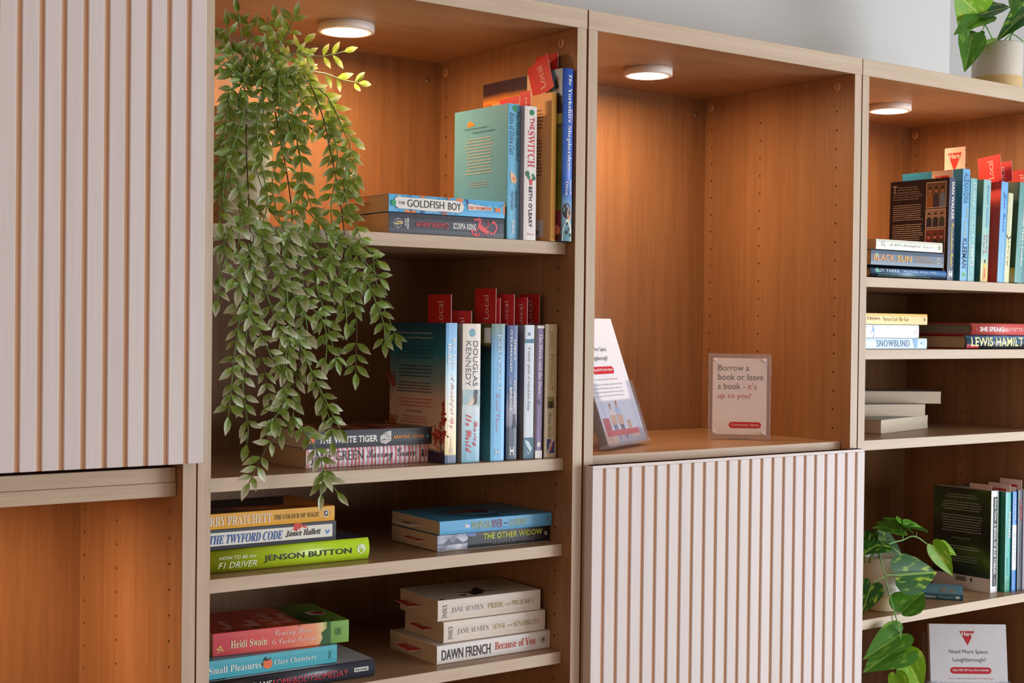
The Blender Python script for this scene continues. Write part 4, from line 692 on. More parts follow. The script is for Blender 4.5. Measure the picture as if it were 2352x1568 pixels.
b.art([('l', ([(0.30, 0.95), (0.285, 0.7), (0.31, 0.35), (0.30, 0.05)], 0.0014), (110, 150, 196)), ('e', (0.295, 0.6, 0.02, 0.16), (120, 160, 206)), ('l', ([(0.27, 0.3), (0.26, 0.5)], 0.0012), (110, 150, 196)), ('o', (0.94, 0.45, 0.014, 0.10, 0.0008), (190, 110, 120))], name='figure_artwork')
b.lie(1.2210, 0.0300, ZB + 0.0200, 0)
b = Book('yellow lying paperback with thin grey title, top of its stack', G6, 0.1975, 0.0195, 0.13, ramp_mat('ishiguro_spine', [(0, (236, 206, 130)), (0.6, (238, 196, 96)), (1, (232, 176, 70))], 0, 0.2, 0.03), pages='t')
b.text('Kazuo Ishiguro', (0.02, 0.34, 0.32, 0.72), (160, 130, 84), 'sb', off=-0.012, name='author_lettering'); b.text('Never Let Me Go', (0.38, 0.73, 0.30, 0.70), (176, 146, 90), 'sb', off=-0.012); b.text('ff', (0.945, 0.975, 0.36, 0.64), (84, 84, 90), 'sb', rot=90, name='publisher_mark')
b.lie(1.2220, 0.0290, ZB + 0.0440, 0)
lsp = ramp_mat('lewis_spine', [(0, (30, 34, 44)), (0.25, (36, 40, 50)), (0.45, (80, 110, 140)), (0.7, (60, 90, 120)), (0.9, (90, 130, 170)), (1, (30, 60, 90))], 2, 0.026, 0.1, 60)
b = Book('black and blue lying hardback with large cream capitals, under the coral red book', G6, 0.2360, 0.0262, 0.155, lsp, front=(130, 30, 30), back=(130, 30, 30), hard=True, pages='t', sheen=0.2)
b.text('LEWIS HAMILTON', (0.055, 0.90, 0.20, 0.86), (236, 226, 160), 'b', off=-0.004); b.art([('r', (0.0, 0.16, 0.06, 0.24), (176, 36, 44)), ('r', (0.0, 0.08, 0.24, 0.36), (150, 36, 50))], name='artwork')
b.lie(1.5330, 0.0310, ZB, 0)
b = Book('coral red lying hardback with white capitals, grey page edges', G6, 0.2200, 0.0222, 0.150, (214, 92, 88), front=(190, 66, 56), hard=True, pages='g')
b.text('SHE SPEAKS', (0.105, 0.44, 0.30, 0.70), WH, 'b'); b.text('YVETTE COOPER', (0.52, 0.92, 0.34, 0.64), (240, 206, 200), 's', name='author_lettering'); b.art([('r', (0.475, 0.480, 0.34, 0.66), WH), ('r', (0.06, 0.065, 0.34, 0.60), (150, 110, 150))], name='artwork')
b.lie(1.5490, 0.0310, ZB + 0.0266, 0)

G7 = 'pale books lying with their page edges to the room'
wp = (196, 190, 180)
b = Book('pale book of bare page edges, bottom of the cream stack, its corner turned outwards', G7, 0.2190, 0.0258, 0.14, wp, pages='p', front=(160, 158, 154)); b.flip(1.5991 - 0.0, 0.1635, ZC, 15.6)
b = Book('pale book of bare page edges, middle of the cream stack', G7, 0.1900, 0.0235, 0.13, wp, pages='p', front=(150, 146, 142)); b.flip(1.5528, 0.1339, ZC + 0.0262, -20)
b = Book('pale book of bare page edges, topmost and sticking out furthest in the cream stack', G7, 0.2000, 0.0235, 0.125, wp, pages='p', front=(150, 144, 140)); b.flip(1.5960, 0.1310, ZC + 0.0500, -30)

G8 = 'books on the plant shelf of the rightmost bookcase'
tb = blotch_mat('thread_back', [(20, 26, 24), (24, 34, 26), (40, 62, 22), (84, 110, 40)], 9, stretch=(2.2, .8, 1), seed=2)
b = Book('standing paperback with dark green back cover and white spine, a novel', G8, 0.1975, 0.0260, 0.129, (226, 224, 226), back=tb, front=(40, 60, 40))
b.art([('r', (0.06, 0.94, 0.22, 0.78), (40, 46, 44))], name='title_panel'); b.text('Anne Tyler', (0.075, 0.30, 0.36, 0.66), WH, 'b', name='author_lettering'); b.text('A SPOOL OF BLUE THREAD', (0.32, 0.82, 0.34, 0.66), WH, 'b'); b.text('VINTAGE', (0.86, 0.93, 0.44, 0.56), WH, 's', name='publisher_mark')
b.art([('r', (0.0, 1.0, 0.0, 0.135), (214, 204, 200))] + [('r', (0.40 + 0.012 * i, 0.406 + 0.012 * i + 0.004 * (i % 2), 0.075, 0.125), (40, 40, 40)) for i in range(16)] + [('p', [(0.65, 0.09), (0.675, 0.13), (0.70, 0.09)], (60, 60, 60)), ('r', (0.67, 0.68, 0.07, 0.09), (60, 60, 60))], 'back', 'barcode_panel')
b.text("IT WAS A BEAUTIFUL, BREEZY,", (0.26, 0.73, 0.925, 0.938), (190, 196, 180), 's', 'back', name='blurb_lettering'); b.text("YELLOW-AND-GREEN AFTERNOON...", (0.22, 0.77, 0.90, 0.913), (190, 196, 180), 's', 'back', name='blurb_lettering')
b.blurb(0.15, 0.85, 0.87, 0.77, 4, (170, 176, 160), centre=True); b.blurb(0.14, 0.86, 0.735, 0.555, 7, (170, 176, 160), centre=True); b.blurb(0.34, 0.66, 0.51, 0.49, 1, (180, 180, 170), centre=True); b.blurb(0.42, 0.60, 0.48, 0.465, 1, (40, 110, 160), centre=True); b.blurb(0.24, 0.82, 0.43, 0.38, 2, (170, 176, 160), centre=True); b.blurb(0.46, 0.60, 0.37, 0.355, 1, (40, 110, 160), centre=True); b.blurb(0.22, 0.80, 0.33, 0.26, 3, (170, 176, 160), centre=True); b.blurb(0.44, 0.62, 0.25, 0.235, 1, (40, 110, 160), centre=True)
b.stand(1.6555, 0.0555, ZD, 4.0, 0)
b = Book('green paperback with teal spine and bold white lettering, beside the dark green back cover', G8, 0.1950, 0.0180, 0.125, ramp_mat('pointless_spine', [(0, (70, 170, 160)), (0.85, (66, 164, 150)), (0.9, (20, 130, 96)), (1, (20, 130, 96))], 0, 0.195, 0), back=(22, 110, 80))
b.text('THE 100', (0.10, 0.18, 0.52, 0.80), (200, 230, 226), 's', name='title_lettering'); b.text('POINTLESS', (0.20, 0.46, 0.48, 0.86), WH, 'b'); b.text('ARGUMENTS', (0.30, 0.50, 0.20, 0.40), (180, 224, 216), 's'); b.text('RICHARD OSMAN', (0.66, 0.84, 0.28, 0.48), (30, 96, 90), 's', name='author_lettering')
b.stand(1.6860, 0.0450, ZD, 0.5, 0)
b = Book('slim paperback with blue ends and white middle, left of the black book', G8, 0.1950, 0.0135, 0.125, ramp_mat('loves_spine', [(0, (50, 120, 190)), (0.33, (60, 130, 196)), (0.34, (226, 230, 236)), (0.78, (226, 230, 236)), (0.79, (50, 120, 190)), (1, (50, 120, 190))], 0, 0.195, 0.005, 60), back=(40, 100, 170))
b.text('C.S. LEWIS', (0.06, 0.28, 0.38, 0.70), WH, 's', name='author_lettering'); b.text('THE FOUR LOVES', (0.40, 0.72, 0.40, 0.66), (90, 110, 150), 'sb', off=-0.01)
b.stand(1.7045, 0.0420, ZD, 0.5, 0)
b = Book('black paperback with red leap lettering', G8, 0.1970, 0.0170, 0.125, (30, 28, 40), back=(26, 24, 36))
b.text('LEAP', (0.10, 0.30, 0.28, 0.74), (176, 40, 50), 'b'); b.text('MICHAEL', (0.40, 0.80, 0.40, 0.66), (70, 70, 90), 's', name='author_lettering'); b.stand(1.7185, 0.0400, ZD, 0.5, 0)
b = Book('grey paperback cut by the right edge of the picture', G8, 0.1970, 0.0200, 0.125, (140, 130, 140), back=(130, 120, 130))
b.text('SECRET', (0.30, 0.62, 0.30, 0.70), (40, 36, 46), 's'); b.stand(1.7360, 0.0400, ZD, 0.5, 0)
b = Book('small light blue lying paperback with dark teal spine, beside the potted plant', G8, 0.1550, 0.0115, 0.108, (38, 84, 104), front=(120, 176, 190), back=(120, 176, 190), pages='p')
b.text('The Little Book of Mindfulness', (0.10, 0.68, 0.24, 0.74), (214, 220, 214), 'sb'); b.text('Dr Patrizia Collard', (0.71, 0.88, 0.28, 0.66), (150, 190, 196), 's', name='author_lettering'); b.art([('e', (0.935, 0.48, 0.03, 0.22), (206, 206, 196))], name='publisher_mark')
b.text('Mindful', (0.1, 0.62, 0.20, 0.28), (206, 166, 130), 'sb', 'front'); b.text('ness', (0.1, 0.45, 0.10, 0.17), (206, 166, 130), 'sb', 'front')
ds = []
for _ in range(40):
    a0, b0 = random.uniform(.25, .8), random.uniform(.42, .68); ds.append(('l', ([(a0, b0), (a0 + random.uniform(-.05, .05), b0 + random.uniform(-.03, .03))], 0.0006), (60, 120, 150)))
b.art(ds, 'front', 'line_drawing_artwork')
b.lie(1.4490, 0.1570, ZD, -52.6)

# ---------------------------------------------------------------- bookmarks
RED = (196, 36, 34)
def card_standing(x, ya, yb, ztop, zbot, label, kind='local', rot=0.0, group='red bookmark cards standing in the books', yaw=0.0):
    """a card parallel to the covers: ya = near the back, yb = near the room"""
    w = ya - yb; h = ztop - zbot
    t = thing('bookmark', (x, (ya + yb) / 2, H + zbot), label, 'bookmark', group, (rot, 0, math.radians(yaw)))
    bm = bmesh.new(); fs = box(bm, -0.00025, 0.00025, -w / 2, w / 2, 0, h)
    c = RED if kind == 'local' else (226, 196, 184)
    fs[5].material_index = 1
    obj('card', bm, t, [flat((222, 206, 204)), flat(c, 0.45)])
    P = lambda a, b: Vector((-0.0004, w / 2 - a * w, b * h))
    if kind == 'local':
        full = 0.034; top = 0.010                       # word length, margin from the top edge
        lo = h - top - full; me = text_mesh('Local', 's', -0.008)
        fit_text(me, P, (0.42, 0.66, lo / h, (h - top) / h), 90)
        me2 = None
        if lo < 0:                                      # the rest of the word is inside the book: cut it at the page edge
            bmx = bmesh.new(); bmx.from_mesh(me); bmesh.ops.bisect_plane(bmx, geom=bmx.verts[:] + bmx.edges[:] + bmx.faces[:], plane_co=(0, 0, 0.0002), plane_no=(0, 0, -1), clear_outer=True); bmx.to_mesh(me); bmx.free()
        obj('lettering', me, t, [flat((232, 206, 202))])
        if lo > 0.004:
            me = text_mesh('y', 's', -0.008); fit_text(me, P, (0.36, 0.58, max(0, lo / h - 0.22), lo / h - 0.10), 90); obj('lettering', me, t, [flat((232, 206, 202))])
    else:
        bm = bmesh.new(); full = 0.052; s = w
        tri = [(0.16, h - 0.010), (0.82, h - 0.010), (0.48, h - 0.046)]
        f = bm.faces.new([bm.verts.new(P(a, b / h)) for a, b in tri])
        bmesh.ops.bisect_plane(bm, geom=bm.verts[:] + bm.edges[:] + bm.faces[:], plane_co=(0, 0, 0.0002), plane_no=(0, 0, -1), clear_outer=True)
        obj('triangle_emblem', bm, t, [flat((190, 40, 34))])
        me = text_mesh('Here', 'b'); P2 = lambda a, b: Vector((-0.00055, w / 2 - a * w, b * h)); fit_text(me, P2, (0.25, 0.74, (h - 0.021) / h, (h - 0.011) / h))
        bmx = bmesh.new(); bmx.from_mesh(me); bmesh.ops.bisect_plane(bmx, geom=bmx.verts[:] + bmx.edges[:] + bmx.faces[:], plane_co=(0, 0, 0.0002), plane_no=(0, 0, -1), clear_outer=True); bmx.to_mesh(me); bmx.free()
        obj('lettering', me, t, [flat((236, 214, 206))])
gL = 'red bookmark cards standing in the books'
zt = Z2 + 0.1965
card_standing(0.3905, 0.097, 0.036, 0.0410, zt, 'wide red bookmark card above the blue and cream autumn leaf book')
card_standing(0.4200, 0.081, 0.029, 0.0183, zt, 'lowest red bookmark card, above the cream seated girl book')
card_standing(0.4660, 0.088, 0.035, 0.0512, zt, 'tallest red bookmark card, above the light blue book')
card_standing(0.4745, 0.081, 0.0365, 0.0372, zt, 'red bookmark card tucked behind the tallest one')
card_standing(0.4950, 0.074, 0.0305, 0.0434, zt - 0.002, 'red bookmark card above the navy book with the figure in a hat')
card_standing(0.5250, 0.074, 0.0395, 0.0394, zt - 0.001, 'red bookmark card above the white-spined book with teal foot')
card_standing(0.5600, 0.108, 0.057, 0.0450, zt, 'rightmost red bookmark card of the second shelf, above the cream book')
zt = Z1 + 0.1925
card_standing(0.5140, 0.0485, 0.0222, 0.3370, zt, 'red bookmark card low above the white switch book')
t = card_standing(0.4930, 0.070, 0.020, 0.3265, Z1 + 0.1950, 'half hidden red and white bookmark card above the sky blue book')
card_standing(0.5500, 0.0640, 0.0130, 0.3900, Z1 + 0.2155, 'large red bookmark card leaning forward by the shepherdess book', rot=math.radians(-20))
card_standing(0.5660, 0.0800, 0.0270, 0.3985, Z1 + 0.2500, 'red bookmark card sticking up behind the leaning one')
gH = 'white bookmark cards with a red triangle'
card_standing(1.5330, 0.083, 0.037, 0.3415, ZA + 0.2087, 'white bookmark card with full red triangle above the large blue book', 'here', group=gH)
card_standing(1.4870, 0.076, 0.029, 0.2945, ZA + 0.1902, 'white bookmark card with cropped red triangle above the dark photo book', 'here', group=gH)
card_standing(1.6200, 0.0686, 0.0182, 0.3308, ZA + 0.1927, 'large red bookmark card above the brick red book', rot=math.radians(-6))
card_standing(1.6480, 0.0620, 0.0150, 0.3205, ZA + 0.1925, 'red bookmark card partly behind the one above the brick red book', rot=math.radians(-4))
card_standing(1.7050, 0.0580, 0.0160, 0.3100, ZA + 0.1945, 'red bookmark card at the right edge of the picture')
card_standing(1.6650, 0.1130, 0.0620, -0.3014, ZD + 0.1977, 'white bookmark card above the dark green back cover', 'here', group=gH)
card_standing(1.6890, 0.0870, 0.0370, -0.2983, ZD + 0.1952, 'white bookmark card above the teal-spined book', 'here', group=gH)
card_standing(1.7080, 0.0780, 0.0400, -0.3050, ZD + 0.1952, 'small white bookmark card above the slim blue and white book', 'here', group=gH)
card_standing(1.7260, 0.0870, 0.0380, -0.2925, ZD + 0.1972, 'white bookmark card above the black book with red lettering', 'here', group=gH)

def card_lying(pts, z, label, white=False):
    c = sum((Vector(p + (0,)) for p in pts), Vector()) / 4
    t = thing('bookmark', (c.x, c.y, H + z), label, 'bookmark', 'bookmark cards sticking out of the lying books')
    bm = bmesh.new(); lo = [bm.verts.new((p[0] - c.x, p[1] - c.y, -0.0003)) for p in pts]; hi = [bm.verts.new((p[0] - c.x, p[1] - c.y, 0.0003)) for p in pts]
    bm.faces.new(lo); f = bm.faces.new(hi[::-1]); f.material_index = 1
    for i in range(4): bm.faces.new((lo[i], hi[i], hi[(i + 1) % 4], lo[(i + 1) % 4]))
    bmesh.ops.recalc_face_normals(bm, faces=bm.faces[:])
    obj('card', bm, t, [flat((222, 214, 214)), flat((216, 206, 208) if white else RED, 0.45)])
    P = [Vector((p[0] - c.x, p[1] - c.y, 0.0004)) for p in pts]
    pl = lambda a, b: (P[3] * (1 - a) + P[2] * a) * (1 - b) + (P[0] * (1 - a) + P[1] * a) * b
    if white:
        bm = bmesh.new(); bm.faces.new([bm.verts.new(pl(a, b)) for a, b in ((0.35, 0.35), (0.9, 0.3), (0.9, 0.75), (0.45, 0.8))]); obj('red_print', bm, t, [flat((176, 40, 50))])
    me = text_mesh('Local', 's'); fit_text(me, lambda a, b: pl(a, b) + Vector((0, 0, 0.0002)), (0.45, 0.9, 0.35, 0.65)); obj('lettering', me, t, [flat((226, 190, 186))])
card_lying([(0.3670, 0.148), (0.3815, 0.148), (0.3812, 0.090), (0.3620, 0.096)], Z3 + 0.0335, 'white bookmark card in the sky blue swirl book', True)
card_lying([(0.3700, 0.1300), (0.3808, 0.1330), (0.3808, 0.0772), (0.3670, 0.0800)], Z3 + 0.0130, 'red bookmark card in the dark book under the swirl book')
card_lying([(0.3780, 0.158), (0.3900, 0.158), (0.3890, 0.102), (0.3690, 0.109)], Z4 + 0.0735, 'red and white bookmark card in the topmost cream paperback')
card_lying([(0.3860, 0.1330), (0.3962, 0.1360), (0.3960, 0.0832), (0.3800, 0.0843)], Z4 + 0.0430, 'red bookmark card in the middle cream paperback')
card_lying([(0.3640, 0.1350), (0.3803, 0.1340), (0.3803, 0.0848), (0.3582, 0.0880)], Z4 + 0.0150, 'red bookmark card in the white paperback at the bottom')
card_lying([(0.2700, 0.130), (0.2835, 0.130), (0.2834, 0.085), (0.2715, 0.085)], Z1 + 0.0450, 'bookmark card in the bright blue bubble title book')
card_lying([(0.2700, 0.130), (0.2838, 0.130), (0.2838, 0.085), (0.2715, 0.085)], Z1 + 0.0230, 'bookmark card in the grey scorpion book')

# ---------------------------------------------------------------- acrylic sign and leaflet holders
def acrylic(name, tint=(0.93, 0.94, 0.97), mixd=0.10):
    m, nt, b, L = nodes(name)
    tr = nt.nodes.new('ShaderNodeBsdfTransparent'); tr.inputs[0].default_value = tint + (1,)
    gl = nt.nodes.new('ShaderNodeBsdfGlossy'); gl.inputs['Roughness'].default_value = 0.06
    df = nt.nodes.new('ShaderNodeBsdfDiffuse'); df.inputs[0].default_value = (0.8, 0.78, 0.8, 1)
    fr_ = nt.nodes.new('ShaderNodeMath'); fr_.operation = 'MULTIPLY_ADD'; lw = nt.nodes.new('ShaderNodeLayerWeight'); lw.inputs['Blend'].default_value = 0.12
    L(lw.outputs['Facing'], fr_.inputs[0]); fr_.inputs[1].default_value = 0.35; fr_.inputs[2].default_value = 0.03
    m1 = nt.nodes.new('ShaderNodeMixShader'); m2 = nt.nodes.new('ShaderNodeMixShader'); m2.inputs[0].default_value = mixd
    L(fr_.outputs[0], m1.inputs[0]); L(tr.outputs[0], m1.inputs[1]); L(gl.outputs[0], m1.inputs[2]); L(m1.outputs[0], m2.inputs[1]); L(df.outputs[0], m2.inputs[2])
    L(m2.outputs[0], nt.nodes['Material Output'].inputs['Surface']); return m
ACR = acrylic('clear_acrylic', mixd=0.06); ACRM = acrylic('milky_acrylic', mixd=0.16)
sx, sy = 1.0045, 0.1620
sg = thing('acrylic_sign', (sx, sy, H - 0.1943), 'clear acrylic plate with a white borrow a book card on the niche board', 'sign', None, (0, 0, math.radians(-43.8)))
boxo('plate', (0, 0.1053, 0, 0.003, 0.0004, 0.1480), sg, ACRM, 0.0004)
boxo('back_foot', (0.035, 0.070, 0.003, 0.045, 0.0004, 0.0024), sg, ACR)
boxo('paper_card', (0.0068, 0.0988, -0.0010, -0.0004, 0.0095, 0.1405), sg, flat((226, 214, 210), 0.6))
def sgt(s, a0, a1, z0, z1, c, k='s', off=-0.008, y=-0.0012, nm='lettering', parent=sg):
    me = text_mesh(s, k, off); fit_text(me, lambda a, b: Vector((a, y, b)), (a0, a1, z0, z1)); obj(nm, me, parent, [flat(c)])
GR = (74, 78, 84); RD = (186, 70, 74)
sgt('Borrow a', 0.0165, 0.0685, 0.1190, 0.1292, GR); sgt('book or leave', 0.0162, 0.0930, 0.1030, 0.1138, GR); sgt('a book -', 0.0158, 0.0620, 0.0872, 0.0978, GR); sgt("it's", 0.0668, 0.0815, 0.0872, 0.0978, RD); sgt('up to you!', 0.0155, 0.0720, 0.0688, 0.0808, RD)
def pill(parent, a0, a1, z0, z1, c, y):
    bm = bmesh.new(); r = (z1 - z0) / 2; cz = (z0 + z1) / 2
    vs = [(a1 - r + r * math.cos(t), cz + r * math.sin(t)) for t in [(-0.5 + i / 10) * math.pi for i in range(11)]] + [(a0 + r + r * math.cos(t), cz + r * math.sin(t)) for t in [(0.5 + i / 10) * math.pi for i in range(11)]]
    bm.faces.new([bm.verts.new((a, y, z)) for a, z in vs]); obj('red_pill_print', bm, parent, [flat(c)])
pill(sg, 0.0352, 0.0900, 0.0205, 0.0312, (190, 34, 40), -0.0012); sgt('Community Library', 0.0392, 0.0865, 0.0226, 0.0288, (236, 206, 204), off=0, y=-0.0014)
for a, z in ((0.0105, 0.1372), (0.0935, 0.1372), (0.0105, 0.0125), (0.0935, 0.0125)):
    bm = bmesh.new(); lathe(bm, [(0, 0.0045), (0.0022, 0.0040), (0.0028, 0.0026), (0.0028, 0)], 16)
    o = obj('corner_stud', bm, sg, [flat((206, 204, 202), 0.2)]); o.rotation_euler = (math.radians(90), 0, 0); o.location = (a, -0.0010, z)

def leaflet(M, label, printed, group, shift=0.0):
    """A5 sheet: x across, z up, printed side to -y"""
    t = thing('leaflet', (0, 0, 0), label, 'leaflet', group); t.matrix_world = M
    W, Hh = 0.148, 0.207
    boxo('sheet', (0, W, 0, 0.00035, 0, Hh), t, flat((224, 224, 230), 0.5))
    if not printed: return t
    before = set(t.children)
    def tx(s, a0, a1, z0, z1, c, k='s', off=-0.004, y=-0.0003):
        me = text_mesh(s, k, off); fit_text(me, lambda a, b: Vector((a, y, b)), (a0, a1, z0, z1)); obj('lettering', me, t, [flat(c)])
    bm = bmesh.new(); bm.faces.new([bm.verts.new(p) for p in ((0.058, -0.0002, 0.194), (0.073, -0.0002, 0.167), (0.087, -0.0002, 0.194))]); obj('triangle_emblem', bm, t, [flat((190, 36, 50))])
    tx('Here', 0.062, 0.084, 0.1845, 0.1930, WH, 'b', 0); tx('Need More Space,', 0.037, 0.112, 0.1495, 0.1590, GR); tx('Loughborough?', 0.044, 0.107, 0.1340, 0.1440, GR)
    pill(t, 0.038, 0.117, 0.1135, 0.1260, (196, 40, 54), -0.0002); tx('Enjoy 50% Off Your First 2 Months', 0.043, 0.112, 0.1175, 0.1225, WH, 'b', 0)
    tx('Here, we make self storage simple.', 0.034, 0.089, 0.1030, 0.1062, (130, 130, 140), 's', 0); tx('Beautifully simple.', 0.091, 0.122, 0.1030, 0.1062, (206, 90, 100), 's', 0)
    lines = ['Whether moving home, renovating or going through a life change', 'we give you the flexibility to adapt your space to you', 'and keep everything you own safe, secure and close', 'in a space of your own so you can enjoy the lifestyle you want']
    for i, s in enumerate(lines): tx(s, 0.016 + 0.003 * (i % 2), 0.134 - 0.004 * (i % 2), 0.0945 - 0.0062 * i, 0.0978 - 0.0062 * i, (130, 134, 144), 's', 0)
    for c in t.children:
        if c not in before: c.location.x += shift
    bm = bmesh.new(); mats = []
    def pg(pts, c):
        m = flat(c, 0.5)
        if m not in mats: mats.append(m)
        bm.faces.new([bm.verts.new((a, -0.0002 - 0.00002 * len(bm.faces), z)) for a, z in pts]).material_index = mats.index(m)
    rc = lambda a0, a1, z0, z1, c: pg([(a0, z0), (a1, z0), (a1, z1), (a0, z1)], c)
    rc(0, W, 0, 0.068, (206, 210, 222)); rc(0, W, 0, 0.020, (170, 166, 176)); rc(0.0, 0.040, 0, 0.022, (206, 168, 140)); rc(0.006, 0.03, 0.022, 0.042, (190, 50, 60)); rc(0.100, 0.128, 0.008, 0.022, (214, 176, 150)); rc(0.093, 0.106, 0.022, 0.036, (200, 160, 130))
    for cx, h, top, leg in ((0.045, 0.062, (226, 214, 206), (70, 90, 130)), (0.070, 0.066, (170, 190, 216), (60, 64, 60))):
        pg([(cx - 0.003, 0.010), (cx - 0.006, 0.034), (cx + 0.007, 0.034), (cx + 0.010, 0.006), (cx + 0.006, 0.006), (cx + 0.001, 0.028)], leg); rc(cx - 0.007, cx + 0.008, 0.033, h - 0.008, top); rc(cx - 0.009, cx + 0.011, 0.030, 0.046, (214, 166, 136)); pg([(cx - 0.003, h - 0.008), (cx - 0.004, h - 0.001), (cx, h + 0.002), (cx + 0.004, h - 0.001), (cx + 0.003, h - 0.008)], (196, 150, 124)); pg([(cx - 0.004, h - 0.002), (cx, h + 0.004), (cx + 0.005, h)], (90, 60, 44))
    rc(0.008, 0.128, 0.0125, 0.0215, (200, 50, 62)); obj('photo_print', bm, t, mats)
    return t
def holder(M, label):
    t = thing('leaflet_holder', (0, 0, 0), label, 'holder', 'clear leaflet holders'); t.matrix_world = M
    boxo('back_plate', (-0.004, 0.156, 0.016, 0.018, 0, 0.19), t, ACR)
    bm = bmesh.new(); y0, y1 = -0.006, -0.004                 # front pane with a thumb notch
    box(bm, -0.004, 0.018, y0, y1, 0, 0.100); box(bm, 0.134, 0.156, y0, y1, 0, 0.100); box(bm, 0.018, 0.134, y0, y1, 0, 0.070)
    for sx_ in (0.018, 0.134):                                # rounded inner corners of the notch
        d = 1 if sx_ < 0.05 else -1
        pts = [(sx_, 0.070)] + [(sx_ + d * (0.012 - 0.012 * math.sin(a)), 0.082 - 0.012 * math.cos(a)) for a in [i * math.pi / 8 for i in range(5)]]
        vs0 = [bm.verts.new((p[0], y0, p[1])) for p in pts]; bm.faces.new(vs0)
    obj('front_pane', bm, t, [ACR]); boxo('left_side', (-0.004, -0.002, -0.004, 0.016, 0, 0.10), t, ACR); boxo('right_side', (0.154, 0.156, -0.004, 0.016, 0, 0.10), t, ACR)
    boxo('base', (-0.004, 0.156, -0.008, 0.010, -0.004, 0.0), t, ACRM, 0.001)
    return t
def lean(x, y, z, yaw, back):
    return Matrix.Translation((x, y, z)) @ Matrix.Rotation(math.radians(yaw), 4, 'Z') @ Matrix.Rotation(math.radians(-back), 4, 'X')
G9 = 'leaflets in the holder in the niche'
Mh = lean(0.6980, 0.0655, H - 0.1943 + 0.0080, 25.5, 19)
holder(Mh, 'clear acrylic holder full of leaflets at the left of the niche')
for i in range(14):
    leaflet(Mh @ Matrix.Translation((0.002, -0.003 + i * 0.0011, 0.0005)), 'front leaflet with red pill and photo in the niche holder' if i == 0 else 'plain leaflet stacked behind the front one in the niche holder', i == 0, G9, -0.016)
xr, yr = 1.5545, 0.1200
a5 = math.radians(-35.7)
Mf = lean(1.5545 - 0.036, 0.12 - 0.052, H - 0.7825 + 0.008, -35.7, 12)
# foot of the sheet so that its top edge lies where the photograph shows it
foot = Vector((1.5545, 0.12, H - 0.5745)) - (Matrix.Rotation(a5, 4, 'Z') @ Matrix.Rotation(math.radians(-9), 4, 'X') @ Vector((0, 0, 0.2015)))
Mf = lean(foot.x, foot.y, foot.z, -35.7, 9)
holder(Mf @ Matrix.Translation((-0.004, 0.001, 0)), 'clear acrylic holder of leaflets on the lowest right shelf')
for i in range(10):
    leaflet(Mf @ Matrix.Translation((0.0, -0.002 + i * 0.0012, 0.0005)), 'front leaflet with red triangle in the lowest right holder' if i == 0 else 'plain leaflet stacked behind the front one in the lowest right holder', i == 0, 'leaflets in the lowest right holder')

# ---------------------------------------------------------------- pots and plants
def speckle(name, c, sp, rough=0.6, scale=260, thr=0.70):
    m, nt, b, L = nodes(name); n = nt.nodes.new('ShaderNodeTexNoise'); n.inputs['Scale'].default_value = scale; tc = nt.nodes.new('ShaderNodeTexCoord'); L(tc.outputs['Object'], n.inputs['Vector'])
    r = nt.nodes.new('ShaderNodeValToRGB'); r.color_ramp.elements[0].position = thr - 0.03; r.color_ramp.elements[1].position = thr; r.color_ramp.elements[0].color = lin(c); r.color_ramp.elements[1].color = lin(sp)
    L(n.outputs['Fac'], r.inputs['Fac']); L(r.outputs['Color'], b.inputs['Base Color']); b.inputs['Roughness'].default_value = rough; return m
SOIL = blotch_mat('potting_soil', [(24, 18, 14), (48, 38, 30)], 200, 0.9)
def pot(root, r_top, r_bot, h, mats, split=0.0, wall=0.004, fill=0.02):
    bm = bmesh.new(); s = split
    rs = lambda z: r_bot + (r_top - r_bot) * z / h
    lathe(bm, [(0, 0), (r_bot - 0.002, 0), (r_bot, 0.002), (rs(max(s, 0.003) * 1.0), max(s, 0.003))], 48, 1 if s else 0)
    lathe(bm, [(rs(max(s, 0.003)), max(s, 0.003)), (rs(h * 0.5), h * 0.5), (r_top, h - 0.002), (r_top - 0.001, h), (r_top - wall + 0.001, h), (r_top - wall, h - 0.002), (rs(h - fill) - wall, h - fill - 0.004)], 48, 0)
    obj('pot', bm, root, mats)
    bm = bmesh.new(); lathe(bm, [(rs(h - fill) - wall - 0.0005, h - fill - 0.003), (r_top * 0.4, h - fill + 0.001), (0, h - fill)], 24)
    obj('soil', bm, root, [SOIL])
